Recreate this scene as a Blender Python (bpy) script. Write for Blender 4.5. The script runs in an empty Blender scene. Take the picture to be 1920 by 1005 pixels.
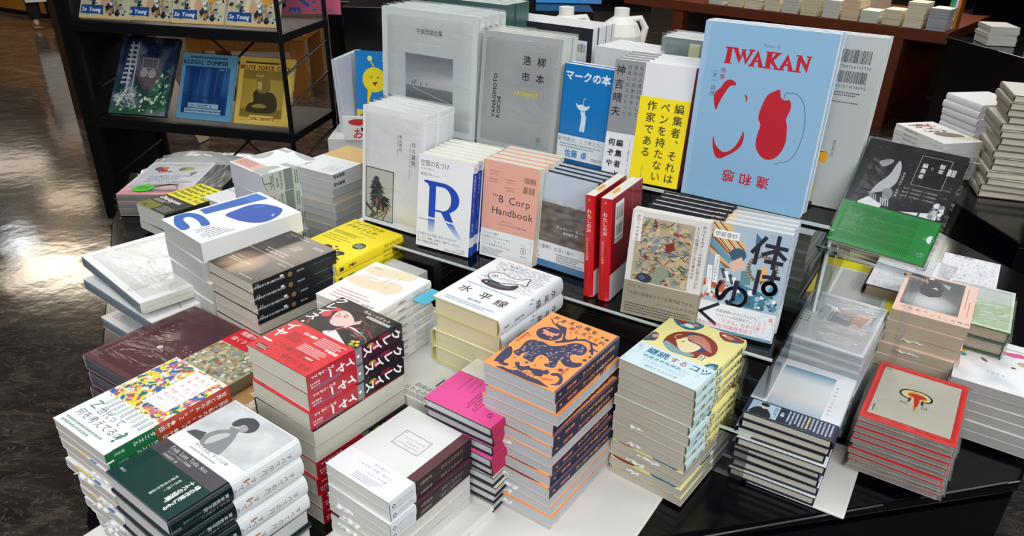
import bpy, math, random
from mathutils import Matrix, Vector
PI = math.pi
R = math.radians
S = bpy.context.scene
C = S.collection

# ---------------------------------------------------------------- camera
cam_d = bpy.data.cameras.new('camera'); cam = bpy.data.objects.new('camera', cam_d); C.objects.link(cam)
FPX, PITCH, ROLL = 1405.0, 27.86, -1.28
cam_d.sensor_width = 36.0; cam_d.sensor_fit = 'HORIZONTAL'
cam_d.lens = FPX / 1920 * 36
cam_d.shift_y = 26.5 / 1920
cam.location = (0, 0, 1.6)
cam.rotation_euler = (Matrix.Rotation(R(90 - PITCH), 4, 'X') @ Matrix.Rotation(R(-ROLL), 4, 'Z')).to_euler()
cam_d.clip_end = 60
S.camera = cam

# ---------------------------------------------------------------- world, lights, exposure
S.view_settings.view_transform = 'Standard'; S.view_settings.look = 'None'
S.view_settings.gamma = 1; S.view_settings.use_curve_mapping = False
S.view_settings.exposure = -0.10
wd = bpy.data.worlds.new('world'); S.world = wd; wd.use_nodes = True
wd.node_tree.nodes['Background'].inputs[0].default_value = (0.80, 0.90, 1.0, 1)
wd.node_tree.nodes['Background'].inputs[1].default_value = 0.22


def area(name, loc, sx, sy, power, col, rot=(0, 0, 0)):
    l = bpy.data.lights.new(name, 'AREA'); l.shape = 'RECTANGLE'; l.size = sx; l.size_y = sy
    l.energy = power; l.color = col
    o = bpy.data.objects.new(name, l); C.objects.link(o); o.location = loc; o.rotation_euler = rot
    return o


area('ceiling_light_near', (0.3, 2.6, 3.12), 3.0, 1.0, 36, (0.95, 0.98, 1.0))
area('ceiling_light_middle', (-1.8, 0.9, 3.12), 2.0, 1.2, 26, (0.95, 0.98, 1.0))
area('fill_light_behind', (0.2, -1.9, 2.7), 4.0, 1.2, 125, (0.97, 0.985, 1.0), (R(52), 0, 0))  # unseen fill light added behind the camera to brighten upright faces
area('ceiling_light_right', (3.0, 0.8, 3.0), 1.6, 1.6, 55, (0.96, 0.98, 1.0), (R(18), R(30), 0))
area('ceiling_light_far', (-2.6, 6.2, 3.12), 2.4, 1.6, 90, (1.0, 0.90, 0.78))
area('ceiling_light_far_right', (3.2, 7.0, 3.12), 2.6, 1.2, 130, (1.0, 0.94, 0.84))
area('ceiling_light_left', (-5.5, 9.0, 3.12), 2.4, 1.0, 90, (1.0, 0.86, 0.66))


# ---------------------------------------------------------------- helpers
def lin(h):
    if not isinstance(h, str): return h
    h = h.lstrip('#'); o = []
    if len(h) == 3: h = ''.join(c * 2 for c in h)
    for i in (0, 2, 4):
        v = int(h[i:i + 2], 16) / 255
        o.append(v / 12.92 if v <= 0.04045 else ((v + 0.055) / 1.055) ** 2.4)
    return (*o, 1.0)


MATS = {}


def nmat(name):
    m = bpy.data.materials.new(name); m.use_nodes = True
    return m, m.node_tree, m.node_tree.nodes['Principled BSDF']


def mat(name, col, rough=0.5, metal=0.0, noise=0.0, nscale=20.0, bump=0.0, spec=0.5, stretch=None, trans=0.0, col2=None):
    if name in MATS: return MATS[name]
    m, t, b = nmat(name)
    b.inputs['Roughness'].default_value = rough; b.inputs['Metallic'].default_value = metal
    b.inputs['Specular IOR Level'].default_value = spec
    c = lin(col)
    tc = t.nodes.new('ShaderNodeTexCoord'); nz = t.nodes.new('ShaderNodeTexNoise')
    nz.inputs['Scale'].default_value = nscale; nz.inputs['Detail'].default_value = 6
    mp = t.nodes.new('ShaderNodeMapping')
    if stretch: mp.inputs['Scale'].default_value = stretch
    t.links.new(tc.outputs['Object'], mp.inputs[0]); t.links.new(mp.outputs[0], nz.inputs['Vector'])
    mx = t.nodes.new('ShaderNodeMix'); mx.data_type = 'RGBA'
    c2 = lin(col2) if col2 else tuple(x * (1 - noise) for x in c[:3]) + (1,)
    mx.inputs[6].default_value = c; mx.inputs[7].default_value = c2
    t.links.new(nz.outputs[0], mx.inputs[0]); t.links.new(mx.outputs[2], b.inputs['Base Color'])
    if bump:
        bp = t.nodes.new('ShaderNodeBump'); bp.inputs['Strength'].default_value = bump; bp.inputs['Distance'].default_value = 0.002
        t.links.new(nz.outputs[0], bp.inputs['Height']); t.links.new(bp.outputs[0], b.inputs['Normal'])
    MATS[name] = m
    return m


def printed(name, rough, coat=0.0):
    m, t, b = nmat(name)
    a = t.nodes.new('ShaderNodeAttribute'); a.attribute_name = 'Col'
    b.inputs['Roughness'].default_value = rough
    b.inputs['Coat Weight'].default_value = coat; b.inputs['Coat Roughness'].default_value = 0.12
    tc = t.nodes.new('ShaderNodeTexCoord'); nz = t.nodes.new('ShaderNodeTexNoise'); nz.inputs['Scale'].default_value = 900
    bp = t.nodes.new('ShaderNodeBump'); bp.inputs['Strength'].default_value = 0.04; bp.inputs['Distance'].default_value = 0.001
    t.links.new(tc.outputs['Object'], nz.inputs['Vector']); t.links.new(nz.outputs[0], bp.inputs['Height'])
    t.links.new(bp.outputs[0], b.inputs['Normal']); t.links.new(a.outputs['Color'], b.inputs['Base Color'])
    return m


M_MATTE = printed('printed_matte_paper', 0.55)
M_GLOSS = printed('printed_gloss_paper', 0.30, 0.25)


def pages_mat():
    m, t, b = nmat('page_edges')
    a = t.nodes.new('ShaderNodeAttribute'); a.attribute_name = 'Col'
    tc = t.nodes.new('ShaderNodeTexCoord'); mp = t.nodes.new('ShaderNodeMapping')
    mp.inputs['Scale'].default_value = (6, 6, 2600)
    nz = t.nodes.new('ShaderNodeTexNoise'); nz.inputs['Scale'].default_value = 1.0; nz.inputs['Detail'].default_value = 3
    t.links.new(tc.outputs['Object'], mp.inputs[0]); t.links.new(mp.outputs[0], nz.inputs['Vector'])
    mr = t.nodes.new('ShaderNodeMapRange'); mr.inputs[1].default_value = 0.3; mr.inputs[2].default_value = 0.7
    mr.inputs[3].default_value = 0.80; mr.inputs[4].default_value = 1.0
    t.links.new(nz.outputs[0], mr.inputs[0])
    mx = t.nodes.new('ShaderNodeMix'); mx.data_type = 'RGBA'; mx.blend_type = 'MULTIPLY'; mx.inputs[0].default_value = 1
    t.links.new(a.outputs['Color'], mx.inputs[6]); t.links.new(mr.outputs[0], mx.inputs[7])
    t.links.new(mx.outputs[2], b.inputs['Base Color']); b.inputs['Roughness'].default_value = 0.85
    b.inputs['Specular IOR Level'].default_value = 0.15
    return m


M_PAGE = pages_mat()


def film_mat():
    m = bpy.data.materials.new('clear_plastic_film'); m.use_nodes = True; t = m.node_tree
    t.nodes.clear(); out = t.nodes.new('ShaderNodeOutputMaterial')
    tr = t.nodes.new('ShaderNodeBsdfTransparent'); tr.inputs[0].default_value = (0.985, 0.99, 0.99, 1)
    gl = t.nodes.new('ShaderNodeBsdfGlossy'); gl.inputs['Roughness'].default_value = 0.10; gl.inputs['Color'].default_value = (1, 1, 1, 1)
    fr = t.nodes.new('ShaderNodeFresnel'); fr.inputs[0].default_value = 1.5
    mx = t.nodes.new('ShaderNodeMixShader')
    tc = t.nodes.new('ShaderNodeTexCoord'); mp = t.nodes.new('ShaderNodeMapping'); mp.inputs['Scale'].default_value = (9, 26, 9)
    mp.inputs['Rotation'].default_value = (0, 0, 0.5)
    nz = t.nodes.new('ShaderNodeTexNoise'); nz.inputs['Scale'].default_value = 1.0; nz.inputs['Detail'].default_value = 4; nz.inputs['Distortion'].default_value = 1.2
    bp = t.nodes.new('ShaderNodeBump'); bp.inputs['Strength'].default_value = 0.55; bp.inputs['Distance'].default_value = 0.010
    t.links.new(tc.outputs['Object'], mp.inputs[0]); t.links.new(mp.outputs[0], nz.inputs['Vector'])
    t.links.new(nz.outputs[0], bp.inputs['Height']); t.links.new(bp.outputs[0], gl.inputs['Normal']); t.links.new(bp.outputs[0], fr.inputs['Normal'])
    mu = t.nodes.new('ShaderNodeMath'); mu.operation = 'MULTIPLY'; mu.inputs[1].default_value = 0.45
    t.links.new(fr.outputs[0], mu.inputs[0]); t.links.new(mu.outputs[0], mx.inputs[0])
    t.links.new(tr.outputs[0], mx.inputs[1]); t.links.new(gl.outputs[0], mx.inputs[2]); t.links.new(mx.outputs[0], out.inputs[0])
    return m


M_FILM = film_mat()


def acrylic_mat():
    m = bpy.data.materials.new('clear_acrylic'); m.use_nodes = True; t = m.node_tree
    t.nodes.clear(); out = t.nodes.new('ShaderNodeOutputMaterial')
    tr = t.nodes.new('ShaderNodeBsdfTransparent'); tr.inputs[0].default_value = (0.93, 0.95, 0.95, 1)
    gl = t.nodes.new('ShaderNodeBsdfGlossy'); gl.inputs['Roughness'].default_value = 0.04
    fr = t.nodes.new('ShaderNodeFresnel'); fr.inputs[0].default_value = 1.5
    mx = t.nodes.new('ShaderNodeMixShader')
    tc = t.nodes.new('ShaderNodeTexCoord'); nz = t.nodes.new('ShaderNodeTexNoise'); nz.inputs['Scale'].default_value = 12
    bp = t.nodes.new('ShaderNodeBump'); bp.inputs['Strength'].default_value = 0.05
    t.links.new(tc.outputs['Object'], nz.inputs['Vector']); t.links.new(nz.outputs[0], bp.inputs['Height']); t.links.new(bp.outputs[0], gl.inputs['Normal'])
    t.links.new(fr.outputs[0], mx.inputs[0]); t.links.new(tr.outputs[0], mx.inputs[1]); t.links.new(gl.outputs[0], mx.inputs[2]); t.links.new(mx.outputs[0], out.inputs[0])
    return m


M_ACR = acrylic_mat()
M_ACRE = mat('acrylic_cut_edge', '#c9d4d2', 0.15, noise=0.15)


def floor_mat():
    m, t, b = nmat('polished_brown_marble')
    tc = t.nodes.new('ShaderNodeTexCoord'); mp = t.nodes.new('ShaderNodeMapping'); mp.inputs['Rotation'].default_value = (0, 0, 0.5)
    mp.inputs['Scale'].default_value = (1.0, 2.2, 1)
    n1 = t.nodes.new('ShaderNodeTexNoise'); n1.inputs['Scale'].default_value = 2.2; n1.inputs['Detail'].default_value = 12; n1.inputs['Roughness'].default_value = 0.72; n1.inputs['Distortion'].default_value = 2.0
    r1 = t.nodes.new('ShaderNodeValToRGB'); e = r1.color_ramp.elements
    e[0].position = 0.30; e[0].color = lin('#1d1a19'); e[1].position = 0.78; e[1].color = lin('#7d736c')
    x = e.new(0.50); x.color = lin('#353130'); x = e.new(0.62); x.color = lin('#51483f')
    n2 = t.nodes.new('ShaderNodeTexNoise'); n2.inputs['Scale'].default_value = 5; n2.inputs['Detail'].default_value = 8; n2.inputs['Distortion'].default_value = 3.5
    r2 = t.nodes.new('ShaderNodeValToRGB'); e = r2.color_ramp.elements
    e[0].position = 0.487; e[0].color = (0, 0, 0, 1); e[1].position = 0.513; e[1].color = (0, 0, 0, 1); x = e.new(0.5); x.color = (0.5, 0.5, 0.5, 1)
    mx = t.nodes.new('ShaderNodeMix'); mx.data_type = 'RGBA'; mx.inputs[7].default_value = lin('#988a7c')
    t.links.new(tc.outputs['Object'], mp.inputs[0])
    for n in (n1, n2): t.links.new(mp.outputs[0], n.inputs['Vector'])
    t.links.new(n1.outputs[0], r1.inputs[0]); t.links.new(n2.outputs[0], r2.inputs[0])
    t.links.new(r2.outputs[0], mx.inputs[0]); t.links.new(r1.outputs[0], mx.inputs[6]); t.links.new(mx.outputs[2], b.inputs['Base Color'])
    b.inputs['Roughness'].default_value = 0.11; b.inputs['Specular IOR Level'].default_value = 0.7
    n3 = t.nodes.new('ShaderNodeTexNoise'); n3.inputs['Scale'].default_value = 9; n3.inputs['Detail'].default_value = 3
    bp = t.nodes.new('ShaderNodeBump'); bp.inputs['Strength'].default_value = 0.12; bp.inputs['Distance'].default_value = 0.01
    t.links.new(tc.outputs['Object'], n3.inputs['Vector']); t.links.new(n3.outputs[0], bp.inputs['Height']); t.links.new(bp.outputs[0], b.inputs['Normal'])
    return m


# ---------- mesh collector (metres)
class MB:
    def __init__(s): s.v = []; s.f = []; s.c = []

    def quad(s, pts, col=None):
        n = len(s.v); s.v += [tuple(p) for p in pts]; s.f.append(tuple(range(n, n + len(pts)))); s.c += [lin(col) if col else (1, 1, 1, 1)] * len(pts)

    def box(s, x0, y0, z0, x1, y1, z1, col=None, cols=None):
        P = [(x0, y0, z0), (x1, y0, z0), (x1, y1, z0), (x0, y1, z0), (x0, y0, z1), (x1, y0, z1), (x1, y1, z1), (x0, y1, z1)]
        for k, q in enumerate(((3, 2, 1, 0), (4, 5, 6, 7), (0, 1, 5, 4), (1, 2, 6, 5), (2, 3, 7, 6), (3, 0, 4, 7))):
            s.quad([P[i] for i in q], cols[k] if cols else col)

    def bar(s, a, b, w, d=None, up=(0, 0, 1)):
        a = Vector(a); b = Vector(b); d = d or w; t = (b - a).normalized(); u = Vector(up)
        if abs(t.dot(u)) > .95: u = Vector((1, 0, 0))
        p = t.cross(u).normalized(); q = p.cross(t).normalized()
        c = [(-w, -d), (w, -d), (w, d), (-w, d)]
        A = [a + p * i * .5 + q * j * .5 for i, j in c]; B = [b + p * i * .5 + q * j * .5 for i, j in c]
        for i in range(4): s.quad([A[i], A[(i + 1) % 4], B[(i + 1) % 4], B[i]])
        s.quad(A[::-1]); s.quad(B)

    def tube(s, pts, r, n=8):
        pts = [Vector(p) for p in pts]; rs = r if isinstance(r, (list, tuple)) else [r] * len(pts); rings = []
        for i, p in enumerate(pts):
            t = (pts[min(i + 1, len(pts) - 1)] - pts[max(i - 1, 0)]).normalized()
            u = Vector((0, 0, 1)) if abs(t.z) < .9 else Vector((1, 0, 0))
            a = t.cross(u).normalized(); b = t.cross(a)
            rings.append([p + (a * math.cos(2 * PI * k / n) + b * math.sin(2 * PI * k / n)) * rs[i] for k in range(n)])
        for i in range(len(rings) - 1):
            for k in range(n): s.quad([rings[i][k], rings[i][(k + 1) % n], rings[i + 1][(k + 1) % n], rings[i + 1][k]])
        s.quad(rings[0][::-1]); s.quad(rings[-1])

    def build(s, name, m, parent=None, smooth=False, bevel=0, merge=False):
        me = bpy.data.meshes.new(name); me.from_pydata(s.v, [], s.f)
        a = me.color_attributes.new('Col', 'FLOAT_COLOR', 'POINT')
        a.data.foreach_set('color', [x for c in s.c for x in c])
        me.materials.append(m)
        if smooth: me.polygons.foreach_set('use_smooth', [True] * len(me.polygons))
        o = bpy.data.objects.new(name, me); C.objects.link(o)
        if bevel or merge:
            import bmesh
            bm = bmesh.new(); bm.from_mesh(me); bmesh.ops.remove_doubles(bm, verts=bm.verts, dist=1e-5)
            bmesh.ops.recalc_face_normals(bm, faces=bm.faces); bm.to_mesh(me); bm.free()
            if bevel:
                mo = o.modifiers.new('bevel', 'BEVEL'); mo.width = bevel; mo.segments = 2; mo.limit_method = 'ANGLE'
        if parent: o.parent = parent
        return o


def tag(o, label, cat, group=None, kind=None):
    if label: o['label'] = label
    if cat: o['category'] = cat
    if group: o['group'] = group
    if kind: o['kind'] = kind
    return o


def empty(name, loc=(0, 0, 0), rz=0.0):
    o = bpy.data.objects.new(name, None); C.objects.link(o); o.location = loc; o.rotation_euler = (0, 0, rz); o.empty_display_size = 0.02
    return o


# ---------- glyphs
GL = {}


def glyph(ch, bold=0.0):
    k = (ch, bold)
    if k in GL: return GL[k]
    c = bpy.data.curves.new('g', 'FONT'); c.body = ch; c.resolution_u = 2; c.offset = bold
    o = bpy.data.objects.new('g', c); C.objects.link(o)
    me = bpy.data.meshes.new_from_object(o.evaluated_get(bpy.context.evaluated_depsgraph_get()))
    v = [(p.co.x, p.co.y) for p in me.vertices]; f = [tuple(p.vertices) for p in me.polygons]
    bpy.data.objects.remove(o); bpy.data.curves.remove(c); bpy.data.meshes.remove(me)
    adv = 1.0 if ord(ch) > 0x2E80 else ((max(p[0] for p in v) + 0.07) if v else 0.3)
    GL[k] = (v, f, adv)
    return GL[k]


# ---------- printed art on a cover: coordinates in mm, origin at the lower left of the front face;
# x beyond the width (or below 0) runs on round the spine.
class Art:
    def __init__(s, W, H, T, spine='R', rnd=0.0):
        s.W, s.H, s.T, s.side, s.rnd = W, H, T, spine, rnd
        s.mb = MB(); s.off = 0.12; s.dy = 0; s.k = 1.0
        n = 8 if rnd else 1; pr = [(0.0, T), (W, T)]
        for i in range(1, n):
            a = PI * i / n; pr.append((W + rnd * math.sin(a), T / 2 + T / 2 * math.cos(a)))
        pr += [(W, 0.0), (0.0, 0.0)]
        s.pr = pr; s.L = [0.0]
        for a, b in zip(pr, pr[1:]): s.L.append(s.L[-1] + math.hypot(b[0] - a[0], b[1] - a[1]))
        s.spl = s.L[-2] - W  # spine arc length

    def P(s, x, y, off):
        if s.k != 1: x, y = x * s.k, y * s.k
        y += s.dy; t = x if s.side == 'R' else s.W - x
        t = max(0.0, min(t, s.L[-1])); i = 0
        while i < len(s.L) - 2 and t > s.L[i + 1] + 1e-6: i += 1
        a, b = s.pr[i], s.pr[i + 1]; l = s.L[i + 1] - s.L[i]; k = (t - s.L[i]) / l
        dx, dz = (b[0] - a[0]) / l, (b[1] - a[1]) / l
        nx, nz = -dz, dx
        if nz * 1 < 0 and i == 0: nx, nz = -nx, -nz
        px, pz = a[0] + dx * (t - s.L[i]) - (dz) * off, a[1] + dz * (t - s.L[i]) + dx * off
        if s.side == 'L': px = s.W - px
        return (px / 1000, y / 1000, pz / 1000)

    def poly(s, pts, col):
        s.mb.quad([s.P(x, y, s.off) for x, y in pts], col); s.off += 0.004

    def rect(s, x0, y0, x1, y1, col, cx=False):
        s.poly([(x0, y0), (x1, y0), (x1, y1), (x0, y1)], col)

    def band(s, y0, y1, col, x0=None, x1=None):
        # strip that follows the cover all the way round
        lo = 0.0 if x0 is None else x0; hi = s.L[-1] if x1 is None else x1
        ts = sorted({lo, hi} | {l for l in s.L if lo < l < hi})
        for a, b in zip(ts, ts[1:]):
            m1, m2 = a + 1e-4, b - 1e-4
            xs = (m1, m2) if s.side == 'R' else (s.W - m1, s.W - m2)
            s.mb.quad([s.P(xs[0], y0, s.off), s.P(xs[1], y0, s.off), s.P(xs[1], y1, s.off), s.P(xs[0], y1, s.off)], col)
        s.off += 0.004

    def ell(s, cx, cy, rx, ry, col, n=28, rot=0):
        c, q = math.cos(R(rot)), math.sin(R(rot))
        s.poly([(cx + rx * math.cos(2 * PI * i / n) * c - ry * math.sin(2 * PI * i / n) * q, cy + rx * math.cos(2 * PI * i / n) * q + ry * math.sin(2 * PI * i / n) * c) for i in range(n)], col)

    def line(s, pts, w, col, close=False):
        if close: pts = list(pts) + [pts[0]]
        for (x0, y0), (x1, y1) in zip(pts, pts[1:]):
            l = math.hypot(x1 - x0, y1 - y0) or 1; nx, ny = -(y1 - y0) / l * w / 2, (x1 - x0) / l * w / 2
            ex, ey = (x1 - x0) / l * w * .3, (y1 - y0) / l * w * .3
            s.mb.quad([s.P(*p, s.off) for p in ((x0 + nx - ex, y0 + ny - ey), (x0 - nx - ex, y0 - ny - ey), (x1 - nx + ex, y1 - ny + ey), (x1 + nx + ex, y1 + ny + ey))], col)
        s.off += 0.004

    def frame(s, x0, y0, x1, y1, w, col): s.line([(x0, y0), (x1, y0), (x1, y1), (x0, y1)], w, col, True)

    def ring(s, cx, cy, rx, ry, w, col, n=30):
        s.line([(cx + rx * math.cos(2 * PI * i / n), cy + ry * math.sin(2 * PI * i / n)) for i in range(n)], w, col, True)

    def text(s, t, x, y, sz, col, vert=False, rot=0.0, bold=0.0, sx=1.0, gap=0.0, skew=0.0):
        c, q = math.cos(R(rot)), math.sin(R(rot)); cur = 0.0; L = lin(col)
        if abs(gap) >= .5: gap = gap / sz
        for ch in t:
            if ch == ' ': cur += sz * (.5 + gap) * (1 if vert else sx); continue
            v, f, adv = glyph(ch)
            b = bold * .75
            for bx, by in (((b, 0), (-b, 0), (0, b), (0, -b)) if bold > .012 else ((0, 0),)):
                n = len(s.mb.v)
                for gx, gy in v:
                    if vert:
                        if ch in 'ー…―（）「」()〈〉『』': gx, gy = gy + .12, .88 - gx
                        elif ch in '、。': gx, gy = gx + .55, gy + .55
                        px, py = (gx + bx - .5) * sz * sx, -cur - sz * .88 + (gy + by) * sz
                    else:
                        px, py = cur + (gx + bx) * sz * sx + gy * sz * skew, (gy + by) * sz
                    s.mb.v.append(s.P(x + px * c - py * q, y + px * q + py * c, s.off)); s.mb.c.append(L)
                for p in f: s.mb.f.append(tuple(n + i for i in p))
                s.off += .0006
            cur += sz * ((1.0 if vert else adv * sx) + gap)
        s.off += 0.004
        return cur

    def spine(s, t, y, sz, col, bold=0.0, dx=0.0, gap=0.0, rot=False):
        x = s.W + s.spl / 2 + dx if s.side == 'R' else -s.spl / 2 + dx
        if rot: s.text(t, x - sz * .36, y, sz, col, rot=-90, bold=bold, gap=gap)
        else: s.text(t, x, y, sz, col, vert=True, bold=bold, gap=gap)

    def micro(s, x0, y0, x1, y1, n, col, vert=False, seed=1, fill=.55, ragged=.3):
        # rows (or columns) of fine print, too small to read
        rd = random.Random(seed)
        for i in range(n):
            if vert:
                x = x1 - (i + .5) * (x1 - x0) / n; h = (x1 - x0) / n * fill; p = y1; e = y0 + rd.random() * ragged * (y1 - y0)
                while p > e:
                    l = h * rd.uniform(.7, 1.3); s.mb.quad([s.P(a, b, s.off) for a, b in ((x - h / 2, p - l), (x + h / 2 * rd.uniform(.5, 1), p - l), (x + h / 2, p), (x - h / 2, p))], col); p -= l + h * rd.uniform(.25, .5)
            else:
                y = y1 - (i + .5) * (y1 - y0) / n; h = (y1 - y0) / n * fill; p = x0; e = x1 - rd.random() * ragged * (x1 - x0)
                while p < e:
                    l = h * rd.uniform(.7, 1.3); s.mb.quad([s.P(a, b, s.off) for a, b in ((p, y - h / 2), (p + l, y - h / 2 * rd.uniform(.5, 1)), (p + l, y + h / 2), (p, y + h / 2))], col); p += l + h * rd.uniform(.25, .5)
        s.off += 0.004

    def grid(s, x0, y0, x1, y1, fn, n=36, m=36):
        # picture area, coloured by a function of (u, v) in 0..1
        b = len(s.mb.v)
        for j in range(m + 1):
            for i in range(n + 1):
                s.mb.v.append(s.P(x0 + (x1 - x0) * i / n, y0 + (y1 - y0) * j / m, s.off)); s.mb.c.append(lin(fn(i / n, j / m)))
        for j in range(m):
            for i in range(n):
                k = b + j * (n + 1) + i; s.mb.f.append((k, k + 1, k + n + 2, k + n + 1))
        s.off += 0.004

    def blobs(s, x0, y0, x1, y1, n, cols, r0, r1, seed=1, asp=1.0, rot=None, sides=7):
        rd = random.Random(seed)
        for i in range(n):
            r = rd.uniform(r0, r1); cx, cy = rd.uniform(x0 + r * .6, x1 - r * .6), rd.uniform(y0 + r * .6, y1 - r * .6); a0 = rd.uniform(0, 6.28) if rot is None else R(rot) + rd.uniform(-.4, .4)
            pts = []
            for k in range(sides):
                t = 2 * PI * k / sides; rr = r * rd.uniform(.6, 1.15); px, py = rr * math.cos(t), rr * math.sin(t) / asp
                pts.append((min(max(cx + px * math.cos(a0) - py * math.sin(a0), x0), x1), min(max(cy + px * math.sin(a0) + py * math.cos(a0), y0), y1)))
            s.poly(pts, rd.choice(cols)); s.off -= 0.003

    def barcode(s, x, y, w, h, seed=1, col='#1a1a1e', bg=None):
        if bg: s.rect(x - 2, y - 3, x + w + 2, y + h + 2, bg)
        rd = random.Random(seed); p = x
        while p < x + w:
            b = rd.choice((.4, .8, 1.2)); s.mb.quad([s.P(a, c, s.off) for a, c in ((p, y), (p + b, y), (p + b, y + h), (p, y + h))], col); p += b + rd.choice((.5, .9, 1.3))
        s.off += 0.004

    def arc(s, pts, n=4):
        # smooth closed outline through pts
        o = []; N = len(pts)
        for i in range(N):
            p0, p1, p2, p3 = pts[i - 1], pts[i], pts[(i + 1) % N], pts[(i + 2) % N]
            for k in range(n):
                t = k / n
                o.append(tuple(.5 * ((2 * p1[j]) + (-p0[j] + p2[j]) * t + (2 * p0[j] - 5 * p1[j] + 4 * p2[j] - p3[j]) * t * t + (-p0[j] + 3 * p1[j] - 3 * p2[j] + p3[j]) * t ** 3) for j in (0, 1)))
        return o


def nz(u, v, s=1.0, seed=0.0):
    from mathutils import noise
    return noise.noise(Vector((u * s + seed * 7.3, v * s + seed * 3.1, seed))) * .5 + .5


def mixc(a, b, t):
    a, b = lin(a), lin(b); t = max(0, min(1, t)); return tuple(x + (y - x) * t for x, y in zip(a, b))


SZ = {}
LAST = []


def slips(ks, x0, x1, seed=1):
    # paper order slips curling out of the page edges
    rd = random.Random(seed)
    for k in ks:
        o, fl, root = LAST[k]; W, H, T = [v / 1000 for v in SZ[root.name]]; a = rd.uniform(x0, x1) * W; l = rd.uniform(.022, .045); z = T * rd.uniform(.3, .7)
        y, d = (H, 1) if fl else (0, -1)
        if fl: a = W - a - l
        m = MB(); n = 7
        P = [(a + l * i / n, y + d * (.001 + .007 * abs(math.sin(i * 1.1 + k)) * (1 - i / n * .6)), z + .0012 * math.sin(i * 1.7)) for i in range(n + 1)]
        for p, q in zip(P, P[1:]): m.quad([(p[0], y - d * .002, p[2]), (q[0], y - d * .002, q[2]), q, p], '#f2f3f4'); m.quad([(p[0], p[1], p[2]), q, (q[0], q[1], q[2] + .0016), (p[0], p[1], p[2] + .0016)], '#f2f3f4')
        m.build('paper_slip', M_MATTE, o)


def make_book(name, W, H, T, side='R', rnd=0.0, hard=False, cover='#eee', spine=None, back=None, page='#efeade', edge=None,
              art=None, band=None, gloss=False, film=False, light=False):
    """One book lying face up, its base corner at the origin; sizes in mm. Children: cover, page_block, belly_band, plastic_wrap."""
    root = empty(name)
    A = Art(W, H, T, side, rnd); th = 2.2 if hard else .5
    mb = A.mb; n = len(A.pr); spine = spine or cover; back = back or cover; edge = edge or back
    def fx(p): return (p[0] if side == 'R' else W - p[0])
    cx, cz = W * .5, T * .5
    inner = []
    for i, (x, z) in enumerate(A.pr):
        if i in (0, 1): q = (x if i == 0 else W - th, T - th)
        elif i >= n - 2: q = ((W - th) if i == n - 2 else x, th)
        else: q = (x - th, z + (cz - z) * 2 * th / T)
        inner.append(q)
    for i in range(n - 1):
        a, b = A.pr[i], A.pr[i + 1]; c, d = inner[i], inner[i + 1]
        col = cover if i == 0 else (back if i == n - 2 else spine)
        V = lambda p, y: (fx(p) / 1000, y / 1000, p[1] / 1000)
        mb.quad([V(a, 0), V(b, 0), V(b, H), V(a, H)], col)
        mb.quad([V(c, 0), V(d, 0), V(d, H), V(c, H)], edge if hard else '#e8e6e0')
        for y in (0, H): mb.quad([V(a, y), V(b, y), V(d, y), V(c, y)], edge)
    for i in (0, n - 1):
        a, c = A.pr[i], inner[i]; mb.quad([V(a, 0), V(a, H), V(c, H), V(c, 0)], edge)
    if art: art(A)
    bm_ = None
    o = mb.build('cover', M_GLOSS if gloss else M_MATTE, root)
    if band:
        B = Art(W, H, T, side, rnd); B.off = .45
        y0, y1, col, scol, fn = band[:5]
        B.band(y0, y1, col, *band[5:])
        if scol: B.off += .05; B.band(y0, y1, scol, W, W + B.spl)
        B.off += .02
        if fn: fn(B)
        B.mb.build('belly_band', M_GLOSS if gloss else M_MATTE, root)
    p = MB(); ins = 3.0 if hard else .6; x0, x1 = (ins, W - th - .3)
    if side == 'L': x0, x1 = W - x1, W - x0
    p.box(x0 / 1000, ins / 1000, (th + .1) / 1000, x1 / 1000, (H - ins) / 1000, (T - th - .1) / 1000, page)
    p.build('page_block', M_PAGE, root)
    if film: add_film(root, W, H, T)
    SZ[root.name] = (W, H, T)
    return root


def add_film(root, W, H, T, ex=6, seed=3):
    rd = random.Random(seed + int(W)); f = MB(); N = 12
    def top(i, j):
        u, v = i / N, j / N; e = min(u, 1 - u, v, 1 - v)
        z = T + 1.4 + (rd.random() - .5) * 1.6 if e > 0 else T * .5
        return ((-ex + (W + 2 * ex) * u) / 1000, (-ex + (H + 2 * ex) * v) / 1000, z / 1000)
    g = [[top(i, j) for i in range(N + 1)] for j in range(N + 1)]
    for j in range(N):
        for i in range(N): f.quad([g[j][i], g[j][i + 1], g[j + 1][i + 1], g[j + 1][i]])
    e = ex / 1000; b = [(0, 0), (W / 1000, 0), (W / 1000, H / 1000), (0, H / 1000)]; o = [(-e, -e), (W / 1000 + e, -e), (W / 1000 + e, H / 1000 + e), (-e, H / 1000 + e)]
    for i in range(4):
        k = (i + 1) % 4
        f.quad([(*o[i], T / 2000), (*o[k], T / 2000), (*b[k], .0006), (*b[i], .0006)])
    return f.build('plastic_wrap', M_FILM, root, smooth=True, merge=True)


def copy_tree(o, parent=None):
    c = o.copy(); C.objects.link(c)
    if o.name in SZ: SZ[c.name] = SZ[o.name]
    if parent: c.parent = parent
    for ch in [x for x in list(o.children)]: copy_tree(ch, c)
    return c


ORD = ['topmost', 'second', 'third', 'fourth', 'fifth', 'sixth', 'seventh', 'eighth', 'ninth', 'tenth', 'eleventh', 'twelfth', 'thirteenth', 'fourteenth', 'fifteenth', 'sixteenth', 'seventeenth']


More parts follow.
